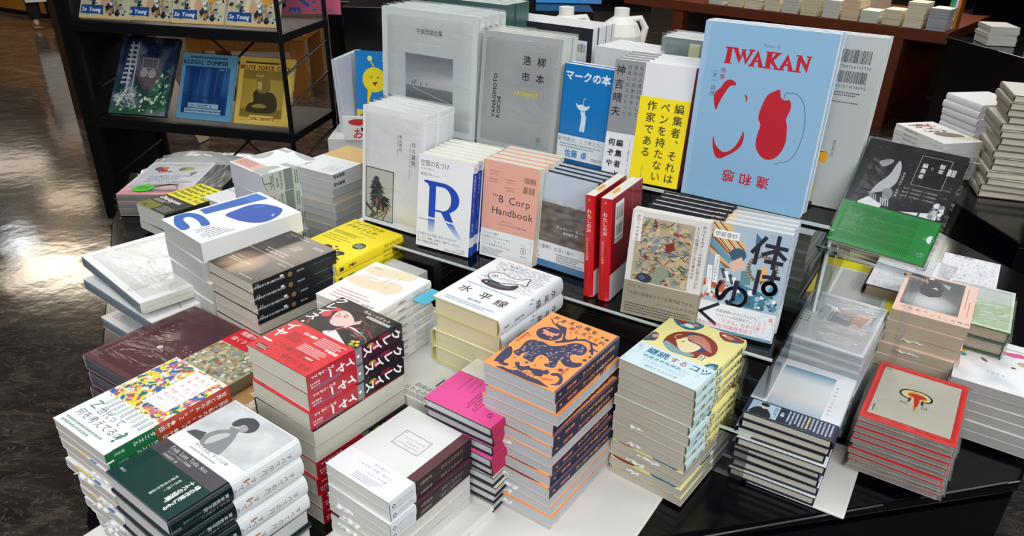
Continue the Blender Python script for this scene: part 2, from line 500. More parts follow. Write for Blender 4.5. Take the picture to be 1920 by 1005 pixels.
def stack(root, x, y, ztop, yaw, n, top_label, desc, where, cat='book', flips=(), jit=.0025, seed=1, gap=.0004, lean=(0, 0), dyaw=1.2, strip=None):
    """Lay root on top of a pile of n copies of itself; (x, y) is the front left corner of its cover."""
    rd = random.Random(seed); W, H, T = [v / 1000 for v in SZ[root.name]]; a = R(yaw)
    grp = desc + 's stacked ' + where if n > 1 else None
    LAST.clear()
    for k in range(n):
        o = root if k == 0 else copy_tree(root); LAST.append((o, k in flips, root))
        z = ztop - (T + gap) * k - T
        jx, jy = (rd.uniform(-jit, jit), rd.uniform(-jit, jit)) if k else (0, 0)
        jx += lean[0] * k; jy += lean[1] * k
        ang = a + (R(rd.uniform(-dyaw, dyaw)) if k else 0); px, py = jx, jy
        if k in flips: ang += PI; px, py = W + jx, H + jy
        wx = x + px * math.cos(a) - py * math.sin(a); wy = y + px * math.sin(a) + py * math.cos(a)
        o.location = (wx, wy, z); o.rotation_euler = (0, 0, ang)
        if k == 0: tag(o, top_label, cat, grp)
        else: tag(o, f"{desc}, {ORD[k]} from top, {where}", cat, grp)
    return root


def stand(root, x, y, z, yaw, tilt, n, labels, desc, where, cat='book', dx=0.0, seed=1, gap=.0008):
    """Stand root on its tail edge leaning back, with n-1 copies behind it; (x, y, z) is its front lower left corner."""
    rd = random.Random(seed); W, H, T = [v / 1000 for v in SZ[root.name]]; a, t = R(yaw), R(tilt)
    u = Vector((math.cos(a), math.sin(a), 0)); b = Vector((-math.sin(a), math.cos(a), 0))
    v = b * math.sin(t) + Vector((0, 0, 1)) * math.cos(t); w = u.cross(v)
    grp = desc + 's standing ' + where if n > 1 else None
    for k in range(n):
        o = root if k == 0 else copy_tree(root)
        org = Vector((x, y, z)) + u * (rd.uniform(-.002, .002) + dx * k if k else 0)
        # keep every lower edge on the shelf: slide backwards, not along the normal
        org = org + b * ((T + gap) / math.cos(t) * k)
        org = org - w * T; org.z += T * math.sin(t)  * 1.0 + .0006
        M = Matrix((u, v, w)).transposed().to_4x4(); M.translation = org; o.matrix_world = M
        o.location = org; o.rotation_euler = M.to_euler()
        if k == 0: tag(o, labels, cat, grp)
        else: tag(o, f"{desc}, {ORD[k]} from front, {where}", cat, grp)
    return root

# ================================================================ the setting
FL = floor_mat()
BLACK = mat('black_gloss_laminate', '#04040c', 0.16, noise=0.2, nscale=6, spec=0.5)
BLACKM = mat('black_powder_coat', '#0b0b10', 0.45, noise=0.3, nscale=40)
DARKWOOD = mat('dark_red_wood', '#6a2618', 0.42, noise=0.45, nscale=3, stretch=(1, 1, 12))
EDGEWOOD = mat('brown_wood_edge', '#6e3118', 0.45, noise=0.3, nscale=3, stretch=(1, 1, 12))
OAK = mat('orange_oak', '#b5742f', 0.45, noise=0.35, nscale=4, stretch=(14, 1, 1))
YEL = mat('golden_brown_panel', '#b8801f', 0.5, noise=0.25, nscale=3, stretch=(1, 1, 8))
WHITE = mat('white_painted_board', '#e9e9e4', 0.45, noise=0.05, nscale=30)
STEEL = mat('brushed_steel', '#9a9a9a', 0.3, metal=0.9)

m = MB(); m.box(-14, -4, -.05, 14, 16, 0); f = m.build('floor', FL); f['kind'] = 'structure'
WALLM = mat('warm_grey_wall', '#8a7c6a', 0.7, noise=0.2, nscale=2)
for nm, b in (('wall_back', (-14, 16, 0, 14, 16.1, 3.2)), ('wall_left', (-14.1, -4, 0, -14, 16, 3.2)), ('wall_right', (14, -4, 0, 14.1, 16, 3.2)), ('wall_front', (-14, -4.1, 0, 14, -4, 3.2))):
    m = MB(); m.box(*b); m.build(nm, WALLM)['kind'] = 'structure'
m = MB(); m.box(-14, -4, 3.2, 14, 16, 3.3); m.build('ceiling', mat('pale_ceiling', '#c9c6c0', 0.8, noise=0.1))['kind'] = 'structure'

A0 = -31.0
U = (math.cos(R(A0)), math.sin(R(A0))); V = (-U[1], U[0])


def tn(t, n, z=0): return (t * U[0] + n * V[0], t * U[1] + n * V[1], z)


def prism(name, pts, z0, z1, m, parent=None, bevel=0):
    b = MB(); b.quad([(x, y, z1) for x, y in pts]); b.quad([(x, y, z0) for x, y in pts][::-1])
    for i in range(len(pts)):
        p, q = pts[i], pts[(i + 1) % len(pts)]; b.quad([(*p, z0), (*q, z0), (*q, z1), (*p, z1)])
    return b.build(name, m, parent, bevel=bevel, merge=bool(bevel))


# the black island table: an elongated octagon
TP = [(.885, .990), (-.42, .70), (-.655, .85), (-.775, 1.12), (-.90, 1.40), (-1.17, 2.0), (-1.31, 2.42), (-1.0, 2.46), (-.70, 2.62), (-.60, 2.92), (.5, 3.02), (1.2, 2.3), (1.42, 1.62)]
def shrink(P, k):
    cx = sum(p[0] for p in P) / len(P); cy = sum(p[1] for p in P) / len(P)
    return [(cx + (x - cx) * k, cy + (y - cy) * k) for x, y in P]


tb = empty('display_table', (0, 0, 0)); tag(tb, 'black gloss many-sided island table under all the book piles', 'table')
prism('tabletop', TP, .688, .71, BLACK, tb, bevel=.003)
prism('body', shrink(TP, .997), .06, .672, BLACK, tb)
prism('reveal', shrink(TP, .97), .672, .688, BLACKM, tb)
prism('plinth', shrink(TP, .95), 0, .06, BLACKM, tb)
m = MB()
for (a, b) in (((.69, .945), (.86, .987)), ((.1, .797), (.62, .927))): m.bar((a[0], a[1], .7105), (b[0], b[1], .7105), .003, .001)
m.build('edge_line', STEEL, tb)  # thin metallic bars drawn along the tabletop's front edge


# acrylic step shelves
def tiers():
    r = empty('acrylic_step', (0, 0, 0)); tag(r, 'clear acrylic step carrying the lower row of face-out books', 'display stand')
    def board(nm, t0, t1, n0, n1, z0, z1, par, mm=M_ACR):
        P = [tn(t0, n0), tn(t1, n0), tn(t1, n1), tn(t0, n1)]
        return prism(nm, [(p[0], p[1]) for p in P], z0, z1, mm, par)
    def lip(t0, t1, n, z, par, w=.004):
        b = MB(); b.bar(tn(t0, n, z), tn(t1, n, z), w, w); return b.build('polished_edge', M_ACRE, par)
    T0, T1 = -1.10, -.16
    board('shelf', T0, T1, 1.085, 1.345, .922, .930, r)
    board('front_panel', T0, T1, 1.085, 1.091, .711, .922, r)
    board('shelf', T0, T1, 1.04, 1.085, .80, .806, r)
    board('front_panel', T0, T1, 1.04, 1.046, .711, .80, r)
    for t in (T0, -.62, T1): board('side_panel', t - .003, t + .003, 1.091, 1.345, .711, .922, r)
    for n, z in ((1.087, .931), (1.041, .807), (1.087, .715)): lip(T0, T1, n, z, r)
    q = empty('acrylic_step', (0, 0, 0)); tag(q, 'taller clear acrylic step carrying the back row of large books', 'display stand')
    T2, T3 = -1.24, -.15
    board('shelf', T2, T3, 1.335, 1.95, 1.067, 1.075, q)
    board('front_panel', T2, T3, 1.350, 1.356, .711, 1.067, q)
    for t in (T2, T3): board('side_panel', t - .004, t + .004, 1.356, 1.95, .711, 1.067, q)
    lip(T2, T3, 1.337, 1.0765, q, .005); lip(T3, T3 + .001, 1.35, 1.07, q)
    b = MB(); b.bar(tn(T3 + .004, 1.35, .711), tn(T3 + .004, 1.35, 1.07), .005); b.build('polished_edge', M_ACRE, q)
    # tall end cheek at the right of the back row


tiers()


def white_board(name, pts, z0, z1, label):
    o = prism(name, pts, z0, z1, WHITE, bevel=.004); tag(o, label, 'board'); return o


def rectpts(x, y, yaw, W, H, m=0.0):
    a = R(yaw); c, s = math.cos(a), math.sin(a)
    return [(x + px * c - py * s, y + px * s + py * c) for px, py in ((-m, -m), (W + m, -m), (W + m, H + m), (-m, H + m))]

# ================================================================ the books
W1 = '#f2f3f3'; CREAM = '#ece7d4'; GREYP = '#c9cbcb'
INK = '#16171d'


# ---- orange book with the bear
def art_tiger(a):
    N = '#3b3b5c'
    a.rect(0, 0, 125, 188, '#ffa45a')
    p = [(19, 50), (21, 63), (19, 76), (18, 88), (24, 97), (40, 101), (55, 99), (69, 110), (77, 124), (88, 132), (101, 129), (108, 119), (108, 106), (100, 100), (94, 98), (97, 88), (107, 81), (118, 87), (121, 78), (113, 68), (100, 66), (87, 74), (91, 59), (91, 51), (80, 47), (75, 52), (79, 58), (71, 67), (58, 69), (55, 58), (58, 44), (47, 45), (39, 47), (36, 60), (32, 54), (32, 45)]
    a.poly(a.arc(p), N)
    rd = random.Random(4)
    for i in range(150):
        x, y = rd.uniform(22, 106), rd.uniform(50, 126)
        if inside(x, y, p) and inside(x + 3, y + 2, p): a.line([(x, y), (x + 1.6, y + 2.6)], .9, '#ffb98a' if i % 2 else '#e9e4f2')
    a.ell(34, 127, 21, 20, N)
    a.ell(34, 126, 3.4, 6.5, '#ffa45a')
    for sx in (-1, 1): a.ell(34 + sx * 8, 130, 7, 3.4, '#f3a08c', rot=sx * 18); a.ell(34 + sx * 6, 124, 4.5, 2.4, '#f3a08c', rot=-sx * 25)
    for x, y in ((24, 139), (44, 116), (46, 136)): star(a, x, y, 2.6, '#ffa45a')
    a.poly([(47, 159), (56, 142), (60, 132), (67, 128), (75, 139), (73, 147), (78, 140), (88, 148), (101, 146), (113, 146), (113, 141), (103, 141), (91, 143), (80, 136), (71, 123), (57, 110), (53, 113), (61, 122), (54, 138), (35, 151), (19, 159), (32, 159)], N)
    a.line([(100, 145), (112, 128), (119, 116)], 3.5, N); a.line([(112, 130), (121, 128)], 2.5, N); a.ell(113, 124, 4, 4, N); a.ell(120, 108, 2, 3.5, N)
    a.line([(22, 158), (12, 168)], 2, N); a.line([(30, 156), (26, 166)], 1.6, N)
    a.poly(a.arc([(8, 60), (18, 49), (23, 35), (22, 24), (25, 18), (33, 19), (32, 13), (24, 11), (16, 14), (11, 12), (9, 17), (6, 33), (6, 44), (5, 53)]), N)
    for k in range(4): a.line([(6 + k, 50 - k * 4), (1, 62 - k * 6)], 1.4, N)
    a.poly([(20, 2), (31, 8), (37, 7), (46, 9), (55, 14), (65, 13), (79, 11), (91, 12), (114, 5), (96, 2), (82, 1), (62, 1), (44, 1)], N)
    a.poly(a.arc([(38, 28), (43, 32), (49, 25), (56, 28), (59, 33), (66, 30), (75, 34), (84, 36), (87, 41), (93, 37), (93, 30), (88, 28), (90, 22), (80, 18), (69, 24), (63, 22), (56, 16), (46, 20)]), N)
    for k in range(6): a.line([(46 + k * 7, 20), (44 + k * 7, 14)], 1.2, N)
    a.poly(a.arc([(97, 34), (100, 41), (109, 43), (118, 35), (122, 22), (117, 15), (110, 13), (116, 20), (114, 32), (107, 36), (102, 33)]), N)
    for k in range(3): a.line([(88 + k * 4, 16), (98 + k * 4, 22), (108, 23 - k)], 1, '#e0663c')
    for x, y, r in ((103, 52, 6), (118, 96, 5), (108, 168, 4), (117, 166, 5), (52, 38, 4)): star(a, x, y, r, N)
    for x, y in ((62, 62), (66, 40), (30, 38), (72, 10), (60, 150), (84, 166), (50, 6), (12, 104)): a.ell(x, y, 1.7, 1.7, '#c4502e')
    for i, ch in enumerate('おまえの俺を'): a.text(ch, 12 + i * 14.5, 172 - (3 if i % 2 else 0), 11.5, N, bold=.02)
    for i, ch in enumerate('おしえてくれ'): a.text(ch, 50 + i * 12, 158 - i * 1.5 - (2 if i % 2 else 0), 11, N, bold=.02)
    a.text('細谷由依子訳', 6, 110, 5.5, '#b4523a', vert=True, bold=.02); a.text('望月由佳子', 110, 62, 5, '#b4523a', vert=True, bold=.02)
    a.rect(125, 0, 128, 188, '#56567c')
    a.text('おまえの俺をおしえてくれ', a.W + a.spl / 2, 172, 8.2, '#ffb482', vert=True, bold=.02)
    a.text('望月由依', a.W + a.spl / 2, 56, 6.6, '#f0936e', vert=True, bold=.03); a.text('P', a.W + a.spl / 2 - 3, 8, 9, '#f6a07a', bold=.04)
    a.rect(a.W + a.spl + 1, 30, a.W + a.spl + 40, 60, '#2a2c48')


def star(a, x, y, r, c, n=8): a.poly([(x + (r if i % 2 == 0 else r * .4) * math.cos(PI * i / n), y + (r if i % 2 == 0 else r * .4) * math.sin(PI * i / n)) for i in range(2 * n)], c)


def inside(x, y, P):
    r = False; j = len(P) - 1
    for i in range(len(P)):
        (xi, yi), (xj, yj) = P[i], P[j]
        if (yi > y) != (yj > y) and x < (xj - xi) * (y - yi) / (yj - yi) + xi: r = not r
        j = i
    return r


b = make_book('paperback_book', 128, 188, 18.5, 'R', cover='#ffa45a', spine='#1d2340', back='#f58a3c', page='#c3c6c9', edge='#f08a45', art=art_tiger)
stack(b, -.040, .931, .972, -35.2, 14, 'orange paperback with a navy bear and moon picture, on top of the tallest front pile', 'Orange paperback with a navy spine', 'beside the pink banded book', flips=(2, 6, 10, 11, 12, 13), lean=(.0005, -.0006), seed=5)
slips((6, 9, 10, 11, 12), .1, .3, 1)


# ---- red and black book with the girl
def art_girl(a):
    a.grid(0, 88, 136, 188, lambda u, v: mixc('#16171f', '#5b4d44', max(0, 1 - abs(u - .62) * 2.6) * nz(u, v, 9, 1) * 1.6), 30, 20)
    a.poly(a.arc([(30, 92), (38, 112), (30, 130), (30, 150), (44, 168), (72, 172), (100, 160), (118, 136), (124, 110), (136, 100), (136, 90)]), '#2a211d')
    for k in range(9): a.line([(58 + k * 6, 150 + k), (74 + k * 6, 166 - k * 3), (96 + k * 4, 150 - k * 6)], .8, '#6d5a4e')
    a.poly(a.arc([(61, 93), (68, 107), (75, 124), (87, 132), (104, 129), (125, 122), (136, 113), (136, 89), (107, 88)]), '#eceef0')
    a.line([(66, 100), (76, 122), (92, 126), (120, 118)], 2.4, '#c4384a')
    a.poly([(62, 120), (78, 126), (84, 142), (66, 146)], '#e9c3ba')
    a.poly(a.arc([(39, 130), (32, 146), (34, 158), (48, 160), (65, 153), (77, 144), (79, 134), (71, 124), (63, 118), (48, 119)]), '#f2cfc6')
    a.ell(42, 142, 6, 4, '#e89aa0', rot=20); a.line([(48, 152), (57, 150)], 1.4, '#2a211d'); a.ell(53, 146, 3, 1.6, '#2a211d'); a.ell(38, 148, 2, 1.3, '#2a211d')
    a.ell(40, 128, 3.4, 1.7, '#c43a4a', rot=20); a.line([(44, 142), (40, 136), (43, 135)], .7, '#a87870')
    a.poly([(76, 143), (83, 156), (88, 146), (83, 138)], '#eec2b8')
    a.poly(a.arc([(14, 132), (24, 126), (32, 134), (24, 146), (34, 156), (24, 160), (18, 148)]), '#e2434e'); a.line([(14, 132), (10, 112), (20, 98)], 3, '#c9303c')
    a.line([(90, 132), (112, 140), (134, 128)], 1.6, '#c9303c')
    a.text('THE', 104, 128, 5, '#c8ccd4'); a.text('CRAZY', 100, 121, 5, '#c8ccd4'); a.text('GIRLS', 100, 114, 5, '#c8ccd4')
    for x, y in ((118, 104), (124, 108), (130, 101), (121, 97)): a.ell(x, y, 4, 3.4, '#e3c83e', n=7)
    a.ell(126, 94, 5, 4, '#4c7a3a', n=6)
    rd = random.Random(2)
    a.text('キム・リゲット', 64, 175, 8.5, '#f2f2f2', bold=.03); a.rect(80, 166, 131, 171.5, '#e8e8e8'); a.micro(82, 167, 130, 170.5, 1, '#23232c', ragged=0)
    brush(a, 'クレイス・', 11, 189, 21, '#fbfbfb', 20.5)
    s = a.W; L = a.spl
    a.rect(s + .5, 0, s + L, 88, '#b8142c'); a.rect(s + .5, 62, s + L, 104, '#8a9290'); a.rect(s + .5, 104, s + L, 190, '#16141c')
    for k in range(5): a.line([(s + 6 + k * 5, 62), (s + 3 + k * 6, 104)], .5, '#4d5553')
    a.rect(s + 1, 140, s + 9, 160, '#7d1830'); a.ell(s + 8, 122, 4, 8, '#b39a2c', n=7); a.ell(s + 15, 130, 6, 5, '#c93a4c', n=7)
    brush(a, 'クレイス・', s + L * .5, 187, 21, '#fff', 20)
    a.rect(s + .5, 0, s + L, 62, '#b3122a')
    a.text('キム・リゲット', s + L * .36, 40, 6.4, '#fff', vert=True, bold=.04, gap=-.7)
    a.micro(s + L * .55, 4, s + L * .9, 24, 2, '#f2d0d0', vert=True)


def brush(a, t, x, y, sz, col, adv):
    # broad brush kana set down a column
    for ch in t:
        a.text(ch, x - sz / 2, y - sz * .9, sz, col, bold=.045, sx=1.0)
        y -= adv


def band_girl(b):
    R0 = '#e22a35'
    b.rect(0, 0, 136, 91, R0)
    brush(b, 'イヤー', 12, 88, 23, '#fff', 24)
    b.text('この神が狂気を', 28, 26, 13, '#5d1018', bold=0); b.text('終わらせる', 64, 9, 13, '#5d1018')
    b.ell(22, 10, 14, 6.5, '#6d1a1c', rot=-4); b.micro(12, 6, 33, 14, 2, '#f4d7d2', ragged=0)
    for i, (x0, t) in enumerate(((118, '有元葉子'), (84, 'はに−４題作'))): pass
    b.text('宇垣美里', 104, 60, 6.5, '#fff', bold=.05); b.text('ばに4題作', 42, 72, 6.5, '#fff', bold=.05)
    b.micro(76, 62, 130, 84, 5, '#fbdcdc', seed=4); b.micro(66, 38, 128, 56, 5, '#fbdcdc', seed=5); b.micro(28, 46, 60, 68, 5, '#8c1420', seed=6)
    b.text('読書感想', 96, 30, 4, '#ffd', bold=.03)
    s = b.W; L = b.spl
    b.rect(s, 0, s + L, 91, '#b8132b')
    brush(b, 'イヤー', s + L * .58, 90, 19, '#fff', 19)
    b.text('キム・リゲット', s + L * .22, 50, 6, '#fff', vert=True, bold=.05); b.micro(s + L * .5, 4, s + L * .85, 22, 2, '#f2d0d0', vert=True)
    b.rect(s + L - 7, 10, s + L, 60, '#9c4a62')


b = make_book('hardcover_book', 136, 188, 30, 'R', cover='#16171f', spine='#16141c', back='#f4efe2', page='#d9d6c8', edge='#1a1720', hard=False, art=art_girl, band=(0, 91, '#b8132b', None, band_girl), gloss=True)
stack(b, -.396, .947, .984, -36.5, 9, 'thick red and black novel with a drawn girl on its jacket, top of its pile', 'Thick red banded novel', 'left of the white plain board', flips=(3, 4), seed=8, lean=(.0012, -.001))


# ---- green and white book with the grey photograph
def art_moonyear(a):
    a.grid(0, 108, 138, 190, lambda u, v: mixc('#a9afb2', '#eceeef', nz(u, v, 3.5, 2) * .8 + nz(u, v, 12, 3) * .35), 30, 22)
    a.poly(a.arc([(45, 105), (35, 118), (38, 134), (50, 146), (48, 152), (70, 156), (66, 150), (74, 138), (84, 112), (80, 105)]), '#8d9194')
    a.poly(a.arc([(50, 108), (44, 122), (52, 138), (62, 140), (58, 120)]), '#c7cbcc'); a.poly([(8, 108), (40, 108), (32, 124), (14, 118)], '#55595c')
    a.poly(a.arc([(42, 158), (44, 172), (58, 182), (76, 178), (82, 164), (72, 154), (60, 160), (50, 154)]), '#45474a'); a.poly(a.arc([(56, 158), (60, 166), (72, 162), (70, 152)]), '#a4a8aa')
    a.text('すべての月、すべての年', 40, 99, 6.5, '#4c4f52'); a.micro(40, 91, 96, 96, 1, '#b0b4b6')
    s, L = a.W, a.spl
    a.text('すべての月、すべての年', s + L * .5, 176, 9.5, '#54585c', vert=True); a.micro(s + L * .2, 66, s + L * .7, 84, 3, '#8b8f92', vert=True)
    a.rect(s + L * .3, 100, s + L * .36, 110, '#b5651f')


def band_moonyear(b):
    b.poly([(0, 0), (138, 0), (138, 60), (0, 60)], '#0f3a35'); b.rect(0, 60, 138, 84, '#4c4a4f'); b.poly([(20, 60), (138, 60), (138, 84), (20, 84)], '#524f55')
    b.text('Toda Luna Todo Ano', 22, 75, 9.5, '#d9dadb', sx=.85); b.text('ルシア・ベルリン作品集', 26, 69, 4.6, '#e3e3e3'); b.text('岸本佐知子 訳', 26, 62.5, 4.6, '#e3e3e3')
    b.text('魂の作家による', 118, 58, 8, '#eef0ee', vert=True, bold=.05, gap=-.9); b.text('十九の短編。', 106, 58, 8.4, '#eef0ee', vert=True, bold=.05, gap=-.6)
    b.text('前作に続く', 90, 50, 5, '#d5dcda', vert=True, bold=.02); b.text('待望の邦訳作品集', 80, 52, 5, '#d5dcda', vert=True, bold=.02); b.text('講談社', 8, 14, 4, '#d5dcda')
    s, L = b.W, b.spl
    b.rect(s, 0, s + L, 84, '#0a1c22'); b.text('岸本佐知子訳', s + L * .42, 78, 6, '#c5c9cb', vert=True, bold=.03); b.text('ルシア・ベルリン', s + L * .65, 78, 5, '#c5c9cb', vert=True)
    b.text('魂の作家による十九の短編', s + L * .4, 58, 3.6, '#8a9a98', vert=True); b.text('講談社', s + L * .5, 12, 5, '#8a9a98', vert=True)


b = make_book('hardcover_book', 138, 192, 31, 'R', rnd=7, hard=True, cover='#f3f4f4', spine='#e4e7e7', back='#e4e7e7', page='#dcdcdc', edge='#15161c', art=art_moonyear, band=(0, 84, '#0f3a35', '#0a1c22', band_moonyear), gloss=True)
stack(b, -.513, .727, .929, -36.1, 7, 'thick hardcover with a dark green belly band and grey photograph, top of its pile', 'Thick white hardcover with dark green band', 'at the near left corner', flips=(4, 5, 6), seed=3, lean=(.0012, -.0004))


# ---- white A to Z book with the colourful jigsaw jacket
def art_atoz(a):
    a.rect(0, 70, 128, 188, '#f4efe9')
    a.blobs(0, 74, 128, 188, 520, ['#f5df26', '#f2e24a', '#1a6fc4', '#1a8069', '#e2709c', '#d97a8e', '#efeff0', '#f2d81e', '#c0605a', '#f7e96a'], 4, 8, 7, 2.0)
    rd = random.Random(9)
    for i in range(190): x, y = rd.uniform(3, 124), rd.uniform(76, 184); a.line([(x, y), (x + rd.uniform(-6, 6), y + rd.uniform(-4, 4))], .7, rd.choice(['#b84c66', '#2d5f4c', '#c64b42']))
    a.poly([(62, 96), (112, 96), (112, 182), (62, 182)], '#f6f6f8')
    Q = '#d24a4e'
    for i, t in enumerate(('世 界 と', '私 の', 'Ａ to Ｚ')): a.text(t, 72, 168 - i * 11.5, 8, Q, gap=.12)
    a.text('竹田', 70, 130, 7.5, Q); a.text('ダニエル', 70, 120, 7.5, Q, gap=.1); a.micro(90, 132, 108, 134, 1, '#e8a0a0'); a.micro(70, 110, 84, 113, 1, '#999'); a.line([(84, 142), (108, 142)], .5, '#e2a0a0'); a.line([(90, 102), (108, 102)], .5, '#e2a0a0')
    s, L = a.W, a.spl; a.rect(s, 70, s + L, 188, '#b03a22'); a.text('世界と私のＡtoＺ ●竹田', s + L / 2, 182, 8.6, '#f5e3de', vert=True, bold=.02)


def band_atoz(b):
    b.rect(0, 0, 128, 78, '#f7f8f8'); G = '#3f8f72'
    b.text('Z', 12, 44, 23, G, bold=-.01); b.text('世代って', 32, 42, 15.5, '#5c5a78', sx=.95); b.text('何を考えてるの', 10, 25, 15.5, '#5c5a78', sx=.98)
    b.text('?', 106, 20, 32, G, bold=.03)
    for i in range(9): b.micro(24 + i * 11.2, 52, 31 + i * 11.2, 75, 2, '#5f7f9a' if i % 3 else '#7ab89a', vert=True, seed=i)
    b.micro(10, 4, 100, 18, 2, '#8fae9f', seed=3)
    s, L = b.W, b.spl; b.rect(s, 0, s + L, 78, '#176a3c'); b.rect(s, 0, s + L, 10, '#f4f6f4'); b.text('ダニエル', s + L / 2, 70, 8.2, '#e9f2ec', vert=True, bold=.02); b.text('講談社', s + L / 2, 26, 5, '#d0e2d6', vert=True)


b = make_book('paperback_book', 128, 184, 16.2, 'R', cover='#f4f4f2', spine='#b03a22', back='#f2f2f0', page='#cfcdc8', edge='#e9e9e6', art=art_atoz, band=(0, 78, '#f7f8f8', '#176a3c', band_atoz), gloss=True)
stack(b, -.624, .813, .944, -34.5, 2, 'white and green banded paperback with a multicoloured patchwork cover, top of its pile', 'White and green banded paperback', 'at the left table edge', seed=11, jit=.002)
b = make_book('paperback_book', 128, 184, 16.2, 'L', cover='#ecebe9', spine='#e2e2e0', back='#eeeeec', page='#cfcdc8', edge='#dcdcd8', art=lambda a: (a.rect(30, 0, 70, 2.5, '#e8c84a'), a.rect(76, 0, 92, 2.5, '#4a78b8')))
stack(b, -.622, .812, .944 - .0166 * 2, -34.5, 12, 'white paperback just under the two green banded ones at the left table edge', 'White paperback with pale page edges', 'under the green banded ones', seed=12, lean=(.0022, .0006), dyaw=2.2, jit=.004)
slips(range(1, 11), .25, .5, 2)


# ---- white book with maroon spine
def art_jam(a):
    a.rect(0, 0, 112, 172, '#e9ebe8'); a.rect(112, 0, 128, 172, '#5e3238')
    a.frame(40, 92, 92, 126, .9, '#2f4a78'); a.text('じゃむパンの日', 50, 112, 5.4, '#7a86a0'); a.text('赤染晶子', 58, 104, 5, '#7a86a0', gap=.3); a.line([(46, 100), (86, 99)], .6, '#4a5f88'); a.line([(60, 96), (74, 96)], .5, '#9aa6ba')
    for x, y in ((44, 122), (88, 122), (44, 95), (88, 95)): a.ring(x, y, 1.6, 1, .4, '#7f93b4')
    s, L = a.W, a.spl; a.text('じゃむパンの日', s + L / 2, 152, 7, '#b9a6a9', vert=True); a.text('赤染晶子', s + L / 2, 84, 6.4, '#b9a6a9', vert=True)


def band_jam(b):
    b.rect(0, 0, 128, 50, '#f1f1f6'); b.text('時を超えて', 58, 40, 5.2, '#8a86a4', gap=.2); b.text('くまの待つ京都へ帰ろう。', 34, 31, 5.2, '#8a86a4', gap=.16); b.text('ここはおとぎの国', 50, 22, 5.2, '#8a86a4', gap=.2)
    b.micro(46, 5, 100, 18, 4, '#b0aec0')
    s, L = b.W, b.spl; b.text('京都に生きた作家の', s + L / 2 - 1, 44, 3.4, '#9aa3ae', vert=True); b.ring(s + L / 2, 7, 2.6, 2.6, 1.2, '#4c5661')


b = make_book('paperback_book', 128, 172, 18.4, 'R', rnd=1.2, cover='#e9ebe8', spine='#2c1620', back='#e3e2d6', page='#dedfd8', edge='#3a3040', art=art_jam, band=(0, 50, '#f1f1f6', '#e6eaee', band_jam))
stack(b, -.262, .827, .862, -36.5, 7, 'white paperback with a dark maroon spine and small framed title, top of its pile', 'White paperback with maroon spine', 'right of the red novel', flips=(4, 5, 6), seed=13)
slips((3, 4, 5), .1, .3, 3)
white_board('display_board', rectpts(-.285, .80, -36.5, .165, .225), .711, .731, 'thick white rounded board under the maroon spined pile')
white_board('display_board', rectpts(-.175, .905, -33, .35, .30), .711, .7165, 'thin white board under the orange bear pile')
white_board('display_board', rectpts(-.66, .79, -34, .16, .21), .711, .719, 'thin white board peeking out under the far left pile')


# ---- pink belly band
def art_pink(a):
    for i, ch in enumerate('わたしたちも'): a.text(ch, 56 + (i % 2) * 10, 178 - i * 17, 13, '#20242a', skew=-.2)
    a.text('たちもなくなる', a.W + a.spl / 2, 170, 10, '#20242a', vert=True)


def band_pink(b):
    b.rect(0, 0, 130, 92, '#f2509e')
    for i, ch in enumerate('もなくな'): b.text(ch, 92 + (i % 2) * 12, 76 - i * 19, 14, '#4a1236')
    for i in range(3): b.text(('窓際族になれたら', '一人も追わず', '心配はいらない')[i], 30 + i * 11, 86, 4.8, '#6b1240', vert=True)
    for i in range(5): b.micro(64 + i * 5, 16, 68 + i * 5, 62, 1, '#7a1848', vert=True, seed=i)
    b.rect(b.W, 0, b.W + b.spl, 92, '#c22a5c')


b = make_book('hardcover_book', 130, 186, 18, 'R', rnd=3, cover='#eeeedd', spine='#b8204c', back='#b8204c', page='#ccd0d0', edge='#1d1d24', hard=True, art=art_pink, band=(0, 92, '#f2509e', '#c22a5c', band_pink))
stack(b, -.134, .952, .889, -34.4, 9, 'cream book with brush lettering and a bright pink belly band, top of its pile', 'Grey edged hardcover with crimson spine', 'tucked behind the orange bear pile', flips=(5, 6, 7, 8), seed=17, lean=(.0008, 0))


# ---- white plain book lying at the back of the gap
def art_free(a):
    a.text('自由は', 172, 30, 12, INK, skew=.1); a.text('られるのか', 160, 16, 12, INK, skew=.1); a.micro(160, 2, 222, 13, 3, '#555'); a.rect(204, 48, 207, 72, '#15151a')


b = make_book('hardcover_book', 228, 255, 22, 'R', cover='#eaebe6', spine='#dcdcd6', page='#dfe0d8', art=art_free, hard=True, edge='#e6e6e0')
stack(b, -.322, 1.120, .8445, -34.5, 5, 'large plain white book with black lettering, lying in the gap under the two white piles', 'Large plain white book', 'in the gap behind the pink banded book', seed=19, jit=.001, dyaw=.4)


